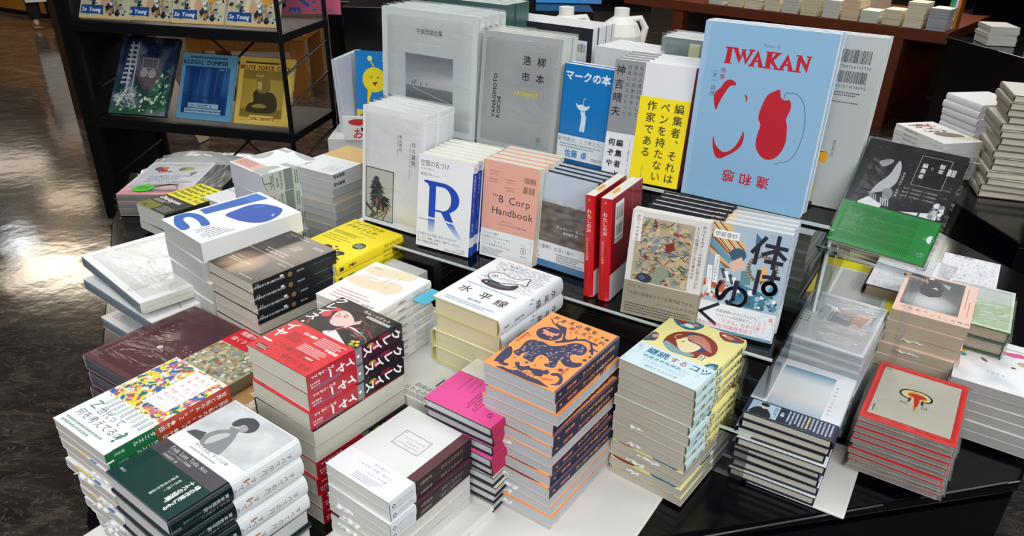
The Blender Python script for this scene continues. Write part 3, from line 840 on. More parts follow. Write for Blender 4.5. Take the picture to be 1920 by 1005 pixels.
# ---- suihei: white book with fish
def art_fish(a):
    F = '#33363c'
    rd = random.Random(6)
    for i in range(17):
        y = 96 + i * 5.2; c = ['#7d9cc4', '#c86a5c', '#7a8088', '#6f95b8', '#565c66'][i % 5]; x = rd.uniform(12, 30)
        while x < 122:
            l = rd.uniform(6, 22); a.line([(x, y), (x + l, y + rd.uniform(-.8, .8))], 1.1, c); x += l + rd.uniform(2, 6)
    P1 = a.arc([(28, 118), (32, 133), (48, 138), (72, 134), (88, 138), (99, 150), (103, 137), (108, 122), (96, 122), (83, 116), (64, 106), (44, 107)]); a.poly(P1, '#eff1f2'); a.line(P1, 1.8, F, True)
    a.ring(41, 122, 5, 5, 1.3, F); a.ell(41, 122, 2.2, 2.2, F); a.line([(30, 116), (38, 113)], 1, F)
    for k in range(7): a.line([(52 + k * 5, 116 + k * .8), (56 + k * 5, 124 + k * .8)], 1.1, F)
    a.poly(a.arc([(32, 92), (36, 103), (54, 105), (78, 103), (94, 116), (99, 109), (96, 96), (78, 86), (54, 85)]), F)
    for k in range(14): a.line([(46 + k * 3, 90 + k * .4), (52 + k * 3, 100 + k * .2)], .5, '#9aa0a8')
    a.ell(41, 96, 2.2, 2.2, '#eee')
    a.ell(40, 152, 2, 2, INK); a.ell(26, 112, 3, 1.4, '#d8433c')
    a.text('海をあげる', 40, 168, 6, '#6a86b0'); a.text('を直面する', 48, 158, 5, '#8a9098')
    for i, (ch, x, y) in enumerate((('水', 16, 45), ('平', 60, 42), ('線', 96, 38))): a.text(ch, x, y, 25, '#25262a', bold=-.005)
    a.text('滝口悠生', 52, 26, 7.5, '#55606c'); a.micro(14, 74, 122, 80, 1, '#a8bcd4'); a.micro(16, 8, 120, 20, 2, '#b2c2d4')
    s, L = a.W, a.spl
    for i, ch in enumerate('水平線'): a.text(ch, s + L / 2 - 8, 152 - i * 24, 17, '#2a2b30')
    a.text('滝口悠生', s + L / 2, 66, 6.5, '#44505c', vert=True); a.text('新潮社', s + L / 2, 24, 5, '#44505c', vert=True)
    a.rect(s + 4, 92, s + 6, 98, '#d8433c'); a.rect(s + 9, 84, s + 11, 92, '#4aa0c8')


b = make_book('hardcover_book', 136, 190, 33, 'R', rnd=7, hard=True, cover='#f4f6f7', spine='#dfe4e8', back='#eef0ee', page='#dcd3ae', edge='#cfc98f', art=art_fish)
stack(b, -.134, 1.114, .982, -35, 4, 'thick white hardcover with two drawn fish and brush title, top of its pile', 'Thick white hardcover with cream pages', 'in front of the clear step', flips=(2, 3), seed=23)
o = prism('book_slip', rectpts(-.172, 1.135, -35, .03, .05), .9605, .962, mat('aqua_card', '#4fb8d0', .5)); tag(o, 'small aqua card slip beside the fish book', 'card')


# ---- white book with cream blobs
def art_goal(a):
    a.dy = -34
    Y = '#efdfbe'
    a.poly(a.arc([(5, 154), (7, 167), (22, 176), (39, 177), (58, 182), (76, 186), (97, 186), (107, 178), (99, 160), (73, 154), (58, 152), (45, 143), (22, 144)]), Y)
    a.poly(a.arc([(4, 105), (12, 125), (30, 130), (50, 128), (72, 141), (93, 143), (109, 137), (114, 120), (102, 101), (80, 102), (48, 97), (22, 99)]), Y)
    for i, t in enumerate(('このゲームには', 'ゴールがない')): a.text(t, 84 - i * 16, 170, 5.6, '#8a8478', vert=True, gap=.4)
    a.text('筧義行', 14, 165, 6, '#8d8a84', gap=.3); a.text('ゴールのない本', 16, 132, 5, '#5c5a58', vert=False)
    for i in range(4): a.micro(20, 72 - i * 9, 96, 77 - i * 9, 1, '#d66f78', seed=i, ragged=.2); a.text('出版前', 90, 50, 8, '#6c6a68', gap=.2)
    s, L = a.W, a.spl; a.text('このゲームには', s + L * .33, 176, 5.6, '#6c6a66', vert=True); a.text('ゴールがない', s + L * .7, 172, 5.6, '#6c6a66', vert=True); a.text('首藤義雄', s + L * .5, 116, 5, '#5a5856', vert=True)


b = make_book('paperback_book', 130, 152, 15.2, 'R', rnd=2, cover='#f4f4f3', spine='#e2e1dc', back='#ecebe6', page='#dedcd4', edge='#e2e1dc', art=art_goal)
stack(b, -.338, 1.128, .973, -33, 8, 'white paperback with two pale cream blob shapes, top of its pile', 'White paperback with fine grey lettering', 'behind the red girl novel', seed=29, jit=.003)


# ---- yellow idea book
def art_idea(a):
    K = '#23261f'
    a.text('アイデアとか', 8, 168, 15, K, bold=.02, skew=.15); a.text('デザインとか', 6, 150, 15, K, bold=.02, skew=.15)
    a.micro(60, 138, 110, 142, 1, '#8a8420'); a.ell(108, 92, 14, 14, '#1e3b24'); a.micro(98, 84, 118, 100, 4, '#cfd8b0', ragged=.1)
    for i in range(3): a.micro(8, 100 - i * 9, 84, 105 - i * 9, 1, '#6b6a22', seed=i)
    a.micro(8, 112, 90, 126, 3, '#857f22')
    for (x, y, k) in ((60, 52, 1), (98, 44, -1)):
        a.poly(a.arc([(x - 14 * k, y), (x - 8 * k, y + 9), (x + 4 * k, y + 8), (x + 10 * k, y), (x + 2 * k, y - 6)]), K); a.ell(x + 12 * k, y + 8, 4, 4, '#e9dcb0'); a.ell(x + 13 * k, y + 11, 4.4, 2.6, K)
        a.line([(x - 10 * k, y), (x - 4 * k, y - 14), (x - 22 * k, y - 20)], 3.6, K); a.line([(x, y), (x + 8 * k, y - 10)], 3, '#ddd')
    s, L = a.W, a.spl; a.text('アイデアとか', s + L * .3, 176, 7.4, K, vert=True, bold=.02); a.text('デザインとか', s + L * .72, 172, 7.4, K, vert=True, bold=.02)
    for k in range(7): a.line([(s + 3, 108 - k * 4), (s + L - 4, 111 - k * 4)], 1, K)
    a.text('文響社', s + L * .5, 52, 7, K, vert=True, bold=.03); a.rect(s + L * .35, 8, s + L * .65, 18, K)


b = make_book('paperback_book', 136, 188, 22, 'R', rnd=4, cover='#ffe81a', spine='#f4dc16', back='#f6e028', page='#d9d6c4', edge='#f0dc3c', art=art_idea)
stack(b, -.454, 1.366, .945, -34.8, 10, 'bright yellow book with two crouching figures and a dark green disc, top of its pile', 'Bright yellow book', 'between the dark photo book and the standing white books', seed=31)


# ---- grey allazine books behind the yellow pile
def art_alla(a):
    a.text('デザインの', 8, 60, 15, '#9a9c9c', skew=.2); a.text('すべて', 14, 40, 15, '#a8aaaa')
    s, L = a.W, a.spl; a.rect(s + 2, 3, s + L - 2, 120, '#2a2c30'); a.text('MAX DESIGN ALLAZINE', s + L / 2 - 3.6, 116, 10, '#c9cccc', rot=-90, bold=.03)


b = make_book('paperback_book', 92, 150, 20, 'R', cover='#cfd2d1', spine='#c3c7c5', page='#bfc3bd', art=art_alla)
stack(b, -.333, 1.284, .905, -34, 9, 'grey magazine book beside the yellow pile, top of its pile', 'Grey magazine book with black lettered spine', 'right of the yellow pile', seed=33, jit=.001, dyaw=.3)


# ---- dark photographic paperback
def art_dark(a):
    def bg(u, v):
        g = mixc('#14161c', '#5c4436', max(0, .9 - abs(u - .5) * 1.3 - abs(v - .62) * 2.4) * .9)
        w = max(0, 1 - ((u - .36) / .38) ** 2 - ((v - .22) / .26) ** 2)
        return mixc(g, '#c8a078', w * (.5 + nz(u, v, 6, 4) * .6))
    a.grid(0, 0, 136, 184, bg, 34, 46)
    a.poly([(66, 130), (88, 128), (92, 146), (74, 150)], '#77675a'); a.grid(0, 88, 136, 91, lambda u, v: '#a8835e', 2, 1)
    a.text('マーク・フィッシャー', 14, 172, 6.2, '#e6e6e8', bold=.02); a.text('セミナー', 12, 162, 4.5, '#d6d6d8'); a.text('恐れるに足りないもののために', 30, 108, 4.6, '#f0eee8', bold=.03); a.text('人種・戦争・芸術・文化批評', 34, 99, 4.6, '#f0eee8', bold=.03)
    a.text('資本主義からの出口', 14, 52, 4.8, '#efe6da'); a.micro(12, 34, 72, 46, 2, '#e8dccb'); a.micro(84, 8, 120, 12, 1, '#e0e0e0', ragged=0); a.micro(104, 76, 126, 80, 1, '#e0d0b8'); a.micro(100, 160, 128, 168, 2, '#cfd2d6')
    s, L = a.W, a.spl; a.ell(s + L / 2, 78, 5, 5, '#8d6a44')
    a.text('恐れるに足りないもののために', s + L / 2, 66, 5.4, '#e2e2e2', vert=True, bold=.03); a.ell(s + L * .3, 60, 2, 4, '#f2f2f2')
    a.text('マーク・フィッシャー', s + L * .5, 172, 4.2, '#a9adb2', vert=True); a.text('最終講義', s + L * .5, 110, 4.2, '#c9cdd2', vert=True); a.micro(s + 4, 4, s + 9, 13, 2, '#aab', ragged=0)


b = make_book('paperback_book', 138, 186, 21, 'R', cover='#14161c', spine='#14181f', back='#1b1d22', page='#d0c9bd', edge='#101116', art=art_dark, gloss=True)
stack(b, -.564, 1.240, .974, -38, 10, 'glossy dark paperback with a brown glowing photograph, top of its pile', 'Glossy dark paperback', 'in front of the blue brushwork book', flips=(4, 5, 6, 7, 8, 9), seed=37, lean=(-.0006, .0004))


# ---- thick white book with blue brushwork
def art_blue(a):
    a.k = 1.083
    B1 = '#1f62b8'; B2 = '#2a55b4'
    a.poly(a.arc([(62, 92), (54, 118), (50, 145), (57, 164), (75, 176), (98, 182), (114, 180), (133, 160), (142, 134), (136, 114), (113, 99), (88, 93)]), B2)
    a.line([(66, 150), (74, 166)], 5, '#2f7fd0'); a.line([(118, 160), (128, 150), (120, 154)], 1.6, '#dfe8f2')
    a.poly([(6, 70), (5, 190), (44, 192), (34, 68)], B1); a.poly([(8, 160), (8, 188), (40, 189), (38, 160)], '#2f78c8')
    P = [(12, 18), (0 + 3, 26), (3, 44), (12, 54), (30, 60), (60, 58), (84, 50), (80, 37), (60, 42), (38, 44), (24, 40), (24, 32), (34, 26), (70, 20), (74, 4), (50, 4), (34, 8)]
    a.poly(a.arc(P, 3), B1)
    for i in range(6): a.micro(90 + i * 8, 14, 94 + i * 8, 46 + i * 5, 1, '#6a7078', vert=True, seed=i, fill=.8)


b = make_book('paperback_book', 160, 215, 41.6, 'R', cover='#f5f7fa', spine='#e6e8e6', back='#eef0f0', page='#c9cac6', edge='#e6e7e6', art=art_blue)
stack(b, -.695, 1.358, 1.005, -42.2, 7, 'very thick white book painted with bold blue brush shapes, top of its pile', 'Very thick white book', 'behind the dark photo paperback', flips=tuple(range(1, 8)), seed=41, jit=.004, dyaw=2)


# ---- beautiful noise
def art_noise(a):
    G = '#b7bfbc'
    for p in ([(3, 60), (4, 100), (10, 118), (30, 101), (35, 73), (18, 58)], [(1, 136), (2, 152), (43, 155), (42, 139)], [(57, 152), (60, 160), (133, 160), (127, 140), (91, 142)], [(101, 2), (100, 54), (123, 66), (128, 36), (140, 19), (138, 3)], [(106, 74), (106, 93), (142, 98), (141, 81)]): a.poly(p if len(p) == 4 else a.arc(p), G)
    a.rect(2, 5, 96, 46, '#e7b9a8'); a.micro(8, 10, 90, 42, 5, '#8a5a50', seed=2)
    s, L = a.W, a.spl; D = '#8f9a94'
    a.rect(s, 0, s + L, 160, '#dcded2'); a.poly(a.arc([(s + 1, 2), (s + 2, 30), (s + L * .5, 26), (s + L - 2, 44), (s + L - 1, 20), (s + L * .6, 6)]), D)
    a.rect(s, 60, s + L, 84, D); a.rect(s, 122, s + L, 142, D); a.rect(s, 150, s + L, 160, '#e8e9e4')
    a.text('美しいノイズ', s + L * .5, 0, 1, D)
    a.text('BEAUTIFUL', s + 5, 50, 8.2, '#3b4a44', bold=.02, rot=-0, sx=.95) if False else a.text('BEAUTIFUL', s + 4, 48, 8.6, '#3b4a44', bold=.02, sx=.98)
    a.text('NOISE', s + 16, 38, 8.6, '#3b4a44', bold=.02, sx=.98); a.micro(s + 8, 20, s + L - 6, 32, 3, '#5b6a64')
    a.text('美しいノイズ', s + 4, 106, 8.2, '#2f3b38'); a.micro(s + 8, 88, s + L - 8, 100, 2, '#5b6a64'); a.micro(s + 20, 130, s + 36, 132, 1, '#dde')


b = make_book('paperback_book', 143, 160, 54, 'R', cover='#f6f7f9', spine='#dcded2', back='#e3e4ec', page='#dfe0ea', edge='#e6e7ee', art=art_noise)
stack(b, -.708, 1.775, .982, -41.2, 5, 'white and grey patterned thick book with a pink note card, top of its pile', 'Thick grey and cream patterned book', 'beside the beige pile', seed=43, jit=.004, dyaw=2.5, lean=(.004, 0))


# ---- beige book
def art_beige(a):
    s, L = a.W, a.spl; a.rect(0, 100, 130, 196, '#dfb878')


def band_beige(b):
    for i in range(7): b.micro(80 + i * 6, 10, 84 + i * 6, 40 + (i % 3) * 10, 1, '#b4b8b8', vert=True, seed=i)
    b.text('長塚作品', b.W + b.spl / 2 - 6, 44, 10, '#30383a', bold=.05, rot=-90)


b = make_book('paperback_book', 130, 196, 19, 'R', cover='#e8c488', spine='#c9a468', back='#cfcfca', page='#c0c3c0', edge='#bfc1be', art=art_beige, band=(0, 104, '#eef0f1', '#dcdfde', band_beige))
stack(b, -.548, 1.765, .980, -31, 13, 'beige and white banded paperback, top of the tall pile by the standing moon book', 'Beige and white paperback', 'left of the standing plant photo books', flips=tuple(range(2, 13)), seed=47, jit=.002)


# ---- hat lady book
def art_keep(a):
    a.rect(0, 0, 132, 184, '#f2ea9e')
    B = '#2f6f88'; M = '#8f3424'
    P = a.arc([(28, 92), (26, 112), (32, 132), (47, 147), (69, 154), (90, 148), (105, 133), (111, 111), (105, 93), (90, 79), (70, 74), (51, 73), (37, 81)]); a.poly(P, M)
    a.poly(a.arc([(34, 83), (30, 96), (45, 93), (66, 84), (84, 88), (86, 80), (72, 75), (52, 74), (40, 79)]), '#86acb4')
    a.poly(a.arc([(49, 131), (52, 144), (66, 146), (84, 128), (96, 114), (95, 104), (84, 98), (77, 96), (70, 112)]), '#2d4668')
    a.poly(a.arc([(43, 108), (47, 118), (52, 128), (60, 120), (77, 118), (85, 113), (83, 100), (77, 88), (67, 84), (56, 90), (50, 99)]), '#f4e6b4')
    a.poly(a.arc([(51, 129), (58, 142), (74, 145), (90, 134), (101, 118), (105, 111), (94, 112), (80, 120), (66, 122)]), '#c68470')
    a.line([(68, 126), (90, 122)], .8, '#f0dcc4'); a.ell(54, 112, 2.6, 1.4, '#6b3628'); a.line([(44, 112), (36, 116), (36, 124), (42, 130)], 1.1, '#f4e6b4')
    a.poly(a.arc([(5, 170), (12, 183), (23, 183), (52, 183), (59, 176), (53, 158), (40, 150), (21, 154)]), B); a.ell(22, 170, 9, 7, M); a.ell(38, 164, 9, 6, '#e8e8dc'); a.ell(46, 172, 5, 5, '#c68470'); a.ell(30, 158, 6, 3, '#7fb0b8')
    a.poly(a.arc([(1, 95), (3, 109), (13, 105), (17, 86), (8, 77), (1, 73)]), '#3d5763'); a.ell(10, 98, 5, 6, '#d8a48c')
    a.poly(a.arc([(87, 180), (98, 183), (115, 183), (130, 180), (131, 170), (120, 163), (105, 159), (92, 168)]), M); a.ell(108, 172, 10, 5, '#c68470', rot=-10); a.ell(120, 168, 6, 5, '#3a5a7a'); a.ell(98, 174, 4, 3, '#f4e6c4')
    a.poly(a.arc([(112, 66), (118, 82), (130, 84), (131, 60), (122, 58)]), B); a.ell(123, 72, 5, 4, '#9fc0c4')
    a.rect(94, 76, 106, 96, '#f7f2c4'); a.micro(95, 78, 105, 94, 2, '#555', vert=True, ragged=0)
    s, L = a.W, a.spl; a.ell(s + L / 2, 74, 8, 13, B); a.ell(s + 4, 70, 5, 4, M); a.ell(s + L - 5, 66, 4, 5, '#d8ded6'); a.ell(s + 5, 84, 4, 4, '#9fc0c4')
    for i, ch in enumerate('継続するコツ'): a.text(ch, s + L / 2 - 5, 158 - i * 11.5, 11, '#2c4a3a', bold=.02)


def band_keep(b):
    b.rect(0, 0, 132, 68, '#d7ebf0'); b.text('継続', 22, 46, 19, '#1f6f9c', bold=.035, sx=1.0); b.text('する', 62, 46, 16, '#b0483a', bold=.02); b.text('コツ', 96, 46, 18, '#1d5f8e', bold=.035)
    b.micro(24, 30, 110, 42, 1, '#7fb4c4', seed=2); b.text('つい止めてしまうあなたへ', 24, 30, 7, '#5a9ab4'); b.text('やり続けるためのコツ', 30, 20, 7.4, '#8ab4c0'); b.text('継続するコツの本', 40, 8, 7, '#3f86a8'); b.line([(4, 56), (14, 50), (12, 36), (4, 34)], .6, '#8aa')
    b.text('なぜ', 8, 60, 6, '#5a9ab4', vert=True); b.text('たのしい', 118, 54, 6, '#5a9ab4', vert=True)
    s, L = b.W, b.spl; b.text('坂口', s + L / 2, 58, 7, '#26403a', vert=True, bold=.02); b.text('恭平', s + L / 2, 34, 7, '#26403a', vert=True, bold=.02)


b = make_book('paperback_book', 132, 182, 17.2, 'R', rnd=2.6, cover='#f2ea9e', spine='#efe69a', back='#efe69a', page='#bdb6a8', edge='#5b3a34', art=art_keep, band=(0, 68, '#cfe7ea', '#cfe6e4', band_keep))
stack(b, .171, .990, .945, -38.5, 13, 'pale yellow paperback with a pink hatted lady and light blue band, topmost', 'Pale yellow paperback with light blue band', 'before the low step', flips=(9, 10, 11, 12), seed=53, lean=(.0002, .0002))
slips((6, 8, 9, 10, 11), .2, .4, 4)


# ---- sky photograph hardcover
def art_sky(a):
    def sky(u, v): return mixc(mixc('#e4ddd6', '#dfe3e4', v * 1.4 + nz(u, v, 4, 1) * .3), '#5f96b4', max(0, (v - .72) / .28) ** 1.2) if v > .3 else mixc('#a8bccd', '#e2ddda', v / .3)
    a.grid(26, 44, 112, 176, sky, 12, 30)
    for i, ch in enumerate('鳥がぼくらは祈り、'): a.text(ch, 116, 146 - i * 12, 6, '#8a9096')
    a.text('島口', 10, 176, 6, '#3a4048'); a.text('大樹', 10, 164, 6, '#3a4048')


def band_sky(b):
    b.rect(0, 0, 140, 44, '#232c48'); b.rect(7, 3, 52, 41, '#b9d2e4')
    for k in range(12): b.rect(8 + k * 2.4, 18, 9 + k * 2.4, 40, '#8fb4cf')
    b.poly(b.arc([(10, 3), (14, 20), (24, 26), (36, 22), (42, 3)]), '#22272b'); b.ell(28, 30, 5.4, 7, '#e6c8b4'); b.ell(28, 35, 7, 5, '#17181c')
    b.micro(44, 8, 50, 36, 2, '#5a6a78', vert=True); b.rect(57, 12, 62, 32, '#23304a'); b.text('大樹', 58, 30, 6, '#f2f4f8', vert=True, bold=.04)
    for i in range(12): b.micro(66 + i * 6, 3, 70 + i * 6, 40, 1, '#c8cede' if i != 5 else '#e4e2a4', vert=True, seed=i, fill=.75, ragged=.25)


b = make_book('hardcover_book', 140, 196, 17, 'R', rnd=3, hard=True, cover='#eaedf1', spine='#dfe3e8', back='#c8ccd4', page='#c6c2b6', edge='#0e1226', art=art_sky, band=(0, 44, '#232c48', '#232c48', band_sky), gloss=True)
stack(b, .378, .981, .856, -31.5, 8, 'pale hardcover with a blue sky photograph and navy belly band, top of its pile', 'Navy edged hardcover', 'at the front right beside the red bordered book', flips=(1, 2, 3, 4, 5, 6, 7), seed=59, lean=(-.001, .001), jit=.004)
white_board('display_board', rectpts(.405, .972, -31.5, .158, .19), .711, .7165, 'white board sticking out right of the navy edged pile')


# ---- red bordered shrink wrapped book
def art_red(a):
    a.rect(0, 0, 144, 196, '#e23b38'); a.rect(10, 18, 134, 182, '#d9d6c6')
    K = '#23222c'
    P = a.arc([(46, 110), (50, 122), (64, 128), (82, 128), (94, 118), (94, 106), (84, 100), (66, 99), (54, 100)]); a.poly(P, '#f6edb8'); a.line(P, 3.2, K, True)
    a.poly(a.arc([(58, 118), (70, 124), (86, 116), (88, 108), (80, 103), (60, 106)]), '#f4b32a')
    a.rect(65, 84, 80, 106, '#f6e7b0'); a.line([(63, 101), (62, 90)], 4, K); a.line([(82, 101), (83, 90)], 4, K)
    a.poly(a.arc([(60, 116), (72, 119), (86, 116), (84, 109), (78, 106), (78, 90), (74, 74), (70, 90), (68, 106), (60, 110)]), '#dc2f22'); a.poly([(70, 78), (77, 78), (74, 60)], '#f29c2a')
    a.text('N', 50, 78, 10, K, sx=1.3); a.text('O', 82, 78, 10, K, sx=1.3)
    a.micro(13, 26, 18, 50, 1, '#555', vert=True, fill=.5)


b = make_book('photo_book', 144, 196, 9.5, 'R', cover='#e23b38', spine='#b8b8b4', back='#8a8a86', page='#9c9a94', edge='#a23038', art=art_red, gloss=True, film=True)
stack(b, .580, 1.002, .836, -33.3, 10, 'cream book with red border and drawn tap, wrapped in film, top of its pile', 'Film wrapped thin book with red border', 'at the front right corner', seed=61, jit=.004, gap=.0018, dyaw=1.6)


# ---- painting paperback at the right edge
def art_paint(a):
    def bg(u, v): return mixc('#f4f5f7', '#cfd6db', max(0, nz(u, v, 4, 6) - .45) * 2.4)
    a.grid(0, 0, 150, 140, bg, 20, 20); a.rect(0, 140, 150, 188, '#f6f6f8'); a.poly([(0, 150), (20, 158), (40, 150), (60, 157), (80, 149), (100, 156), (120, 148), (150, 155), (150, 140), (130, 136), (110, 142), (90, 135), (60, 143), (40, 136), (20, 143), (0, 138)], '#e7609c')
    a.text('鷲田清', 18, 170, 9, '#2a2a30', bold=.03); a.micro(40, 160, 140, 166, 1, '#8a8a92')
    a.poly(a.arc([(0, 104), (4, 132), (16, 128), (14, 108)]), '#f1d432'); a.ell(8, 96, 9, 8, '#5fa6b4', n=7); a.ell(18, 132, 5, 9, '#4a2f38', n=6); a.ell(62, 122, 14, 8, '#7fc0c8', n=7); a.ell(45, 96, 4, 8, '#8d6a58', rot=40); a.ell(112, 116, 16, 10, '#c9b49a', n=8); a.ell(92, 94, 4, 3, '#6b3a3a'); a.ell(128, 60, 14, 10, '#bfa78c', n=8)
    a.ell(4, 60, 4, 30, '#c9c4bc'); a.text('ぐるぐる', 50, 52, 8, '#8a8e96')


b = make_book('paperback_book', 150, 188, 19, 'R', cover='#f4f4f6', page='#a9a7a2', edge='#c9c9c9', art=art_paint)
stack(b, .792, 1.119, .838, -33, 6, 'white paperback with smeared painting and wavy pink stripe, topmost at right edge', 'White painted cover paperback', 'at the right edge of the picture', seed=67, jit=.002)


# ---- peach photo book
def art_peach(a):
    def ph(u, v):
        c = mixc('#8f9091', '#4d4e50', v * .9 if v > .5 else .25 + abs(u - .5) * .5)
        w = max(0, 1 - ((u - .48) / .5) ** 2 - ((v - .2) / .3) ** 2); c = mixc(c, '#dadcdc', w * .9)
        return mixc(c, '#6c6d6d', .5) if v > .8 else c
    a.grid(8, 34, 106, 182, ph, 26, 34)
    a.poly([(42, 180), (50, 181), (66, 156), (72, 134), (70, 100), (51, 88), (36, 96), (30, 120), (34, 150)], '#515255'); a.poly([(52, 132), (58, 140), (64, 128)], '#d0d0d0'); a.poly([(66, 166), (82, 160), (80, 140)], '#bcbcba'); a.ell(46, 176, 6, 5, '#dcdad4')
    a.text('平民金子', 12, 18, 9, '#7c6a60', gap=.4); a.text('ごろごろ神戸', 62, 10, 9, '#6c5a52', gap=.25)
    for i in range(2): a.micro(112 + i * 6, 40, 115 + i * 6, 170 - i * 60, 1, '#b49a90', vert=True, seed=i)


b = make_book('paperback_book', 128, 188, 23.5, 'R', cover='#fbd3c2', spine='#f3c9b6', back='#b33a32', page='#b3a591', edge='#d8b8a6', art=art_peach)
stack(b, .706, 1.215, .921, -32.9, 8, 'peach paperback with a grey photograph of a hooded figure, top of its pile', 'Peach paperback with tan pages', 'behind the red bordered book', seed=71, jit=.003, lean=(-.0012, -.0006))
slips((2, 3), .15, .25, 5)


# ---- silver-green wrapped book
def art_silver(a):
    a.rect(0, 0, 118, 120, '#cfe3c4'); a.blobs(2, 2, 116, 116, 40, ['#f2f6f0', '#e4efe0', '#bcd6ae'], 5, 14, 3, 3.5, rot=20)


b = make_book('hardcover_book', 118, 188, 26, 'R', hard=True, cover='#e8ece8', spine='#cfe0c8', back='#22402c', page='#a99f8d', edge='#2c4a34', art=art_silver, gloss=True, film=True)
stack(b, .812, 1.238, .896, -33, 5, 'pale green wrapped hardcover behind the painted paperback, top of its pile', 'Pale green wrapped hardcover', 'right of the peach pile', seed=73)


# ---- scribble patterned books
def art_scrib(a):
    rd = random.Random(5)
    for i in range(620):
        x, y = rd.uniform(2, a.W - 3), rd.uniform(2, a.H - 3); t = rd.uniform(0, 6.28); l = rd.uniform(1, 3.4); a.line([(x, y), (x + l * math.cos(t), y + l * math.sin(t))], .6, '#5c6068')
    a.text('数の悪魔', 20, a.H - 14, 9, '#8a8f98')


b = make_book('hardcover_book', 150, 200, 30, 'L', rnd=6, hard=True, cover='#eff1f5', spine='#2a2b30', back='#e0e2e6', page='#9d8c74', edge='#2a2b30', art=art_scrib)
stack(b, .735, 1.383, .885, -33.1, 5, 'white book covered in tiny black scribbles with brown pages, top of its pile', 'Scribble patterned book with brown pages', 'behind the peach pile', seed=77, jit=.003)
b = make_book('hardcover_book', 110, 150, 26, 'R', hard=True, cover='#f0f1f5', page='#cfc8bb', edge='#dfe0e4', art=art_scrib)
stack(b, .90, 1.42, .885, -33, 5, 'white scribble patterned book farther back right, top of its pile', 'Scribble patterned white book', 'below the tilted black and green book', seed=79)


# ---- clear wrapped grey book
def art_grey(a):
    a.rect(0, 0, 138, 206, '#dadcde'); a.poly([(86, 128), (122, 160), (92, 96)], '#d8b49c'); a.poly([(56, 150), (92, 150), (120, 160), (110, 100)], '#d2b7a6'); a.rect(52, 92, 92, 138, '#9fa5aa')
    a.ell(42, 120, 10, 34, '#bfc0c6', n=9)
    for i in range(4): a.text('写真集', 8, 100 - i * 10, 5.5, '#5a6068', gap=.2)
    a.text('（分離するもの）', 124, 168, 7, '#5a6068', vert=True); a.micro(56, 12, 78, 15, 1, '#555', ragged=0)
    for k in range(3): a.line([(36 + k * 9, 60), (44 + k * 7, 170)], .7, '#e4e6e8')


b = make_book('photo_book', 138, 206, 14, 'R', cover='#dadcde', spine='#dfe2e3', back='#cfd2d4', page='#aab0b4', edge='#d0d3d5', art=art_grey, gloss=True, film=True)
stack(b, .487, 1.152, .901, -34.5, 11, 'grey film wrapped book with an orange paper triangle, top of its pile', 'Grey film wrapped book', 'right of the two brush-titled standing books', seed=83, jit=.003, gap=.002)


# ---- yellow book with white framed picture below the clear stand
def art_ylw(a):
    a.rect(36, 40, 150, 200, '#e9ece8'); a.rect(44, 48, 142, 192, '#c4c7c3'); a.ring(96, 130, 26, 30, 1.2, '#a9aca8'); a.ring(92, 124, 16, 22, .8, '#b0b3af')
    a.rect(0, 0, 40, 30, '#3a3c40'); a.text('さくらの', 4, 10, 14, '#f4e21c', bold=.06); a.rect(0, 30, 60, 38, '#d87a50')


b = make_book('paperback_book', 190, 240, 22, 'R', cover='#f6ea1e', spine='#efe21c', back='#efe21c', page='#dcd9b4', edge='#e8dc40', art=art_ylw)
stack(b, .60, 1.36, .86, -32, 5, 'bright yellow book with a white framed picture under the clear stand, top of its pile', 'Bright yellow large book', 'under the clear stand', seed=87)
b = make_book('hardcover_book', 140, 200, 34, 'L', rnd=5, hard=True, cover='#4c6484', spine='#e2dcae', back='#2a2a2a', page='#d9d6a8', edge='#20242c', art=art_scrib)
stack(b, .79, 1.60, .90, -33, 3, 'thick cream paged book behind the yellow framed picture book', 'Cream paged blue book', 'behind the bright yellow book', seed=88)
b = make_book('hardcover_book', 190, 250, 22, 'R', hard=True, cover='#eef0f3', spine='#dfe0e4', page='#cfcbc0', edge='#dfe0e4', art=art_scrib)
stack(b, .50, 1.62, .93, -32, 9, 'large scribble covered book seen through the clear step, top of its pile', 'Large scribble covered book', 'behind the right end of the clear step', seed=89)


# ---- dark maroon book behind the orange pile
def art_brown(a): a.grid(0, 0, 190, 100, lambda u, v: mixc('#2a1010', '#5c2a1c', nz(u, v, 8, 3)), 16, 12); a.micro(20, 88, 90, 92, 1, '#b09a90')


b = make_book('photo_book', 190, 100, 22, 'R', cover='#3a1814', spine='#1c1014', back='#1c1014', page='#3a3030', edge='#2a1414', art=art_brown, gloss=True)
stack(b, .015, 1.135, .838, -31, 5, 'dark maroon wood patterned book behind the orange bear book', 'Dark maroon book', 'behind the orange bear pile', seed=90)


# ---- large wrapped items at the left edge
def art_album(a):
    rd = random.Random(8)
    for i in range(34):
        x, y = rd.uniform(90, 240), rd.uniform(60, 240); p = [(x + k * 8, y + 7 * math.sin(k * 1.3 + i) + k * rd.uniform(-2, 2)) for k in range(5)]; a.line(p, rd.uniform(1.5, 4), rd.choice(['#dcdddd', '#d2d4d4', '#ffffff']))  # grey and white lines paint in the embossing's shade and highlights
    for i, ch in enumerate('SILENCE'): a.text(ch, 190 - i * 3, 20 + i * 11, 12, '#bfc1c1', rot=70)
    a.ell(205, 50, 14, 46, '#d3d5d5', rot=10); a.ell(205, 50, 11, 42, '#e4e5e5', rot=10)
    for i, ch in enumerate('VOICE'): a.text(ch, 40 + i * 9, 215 - i * 4, 11, '#c9cbcb', rot=-20)


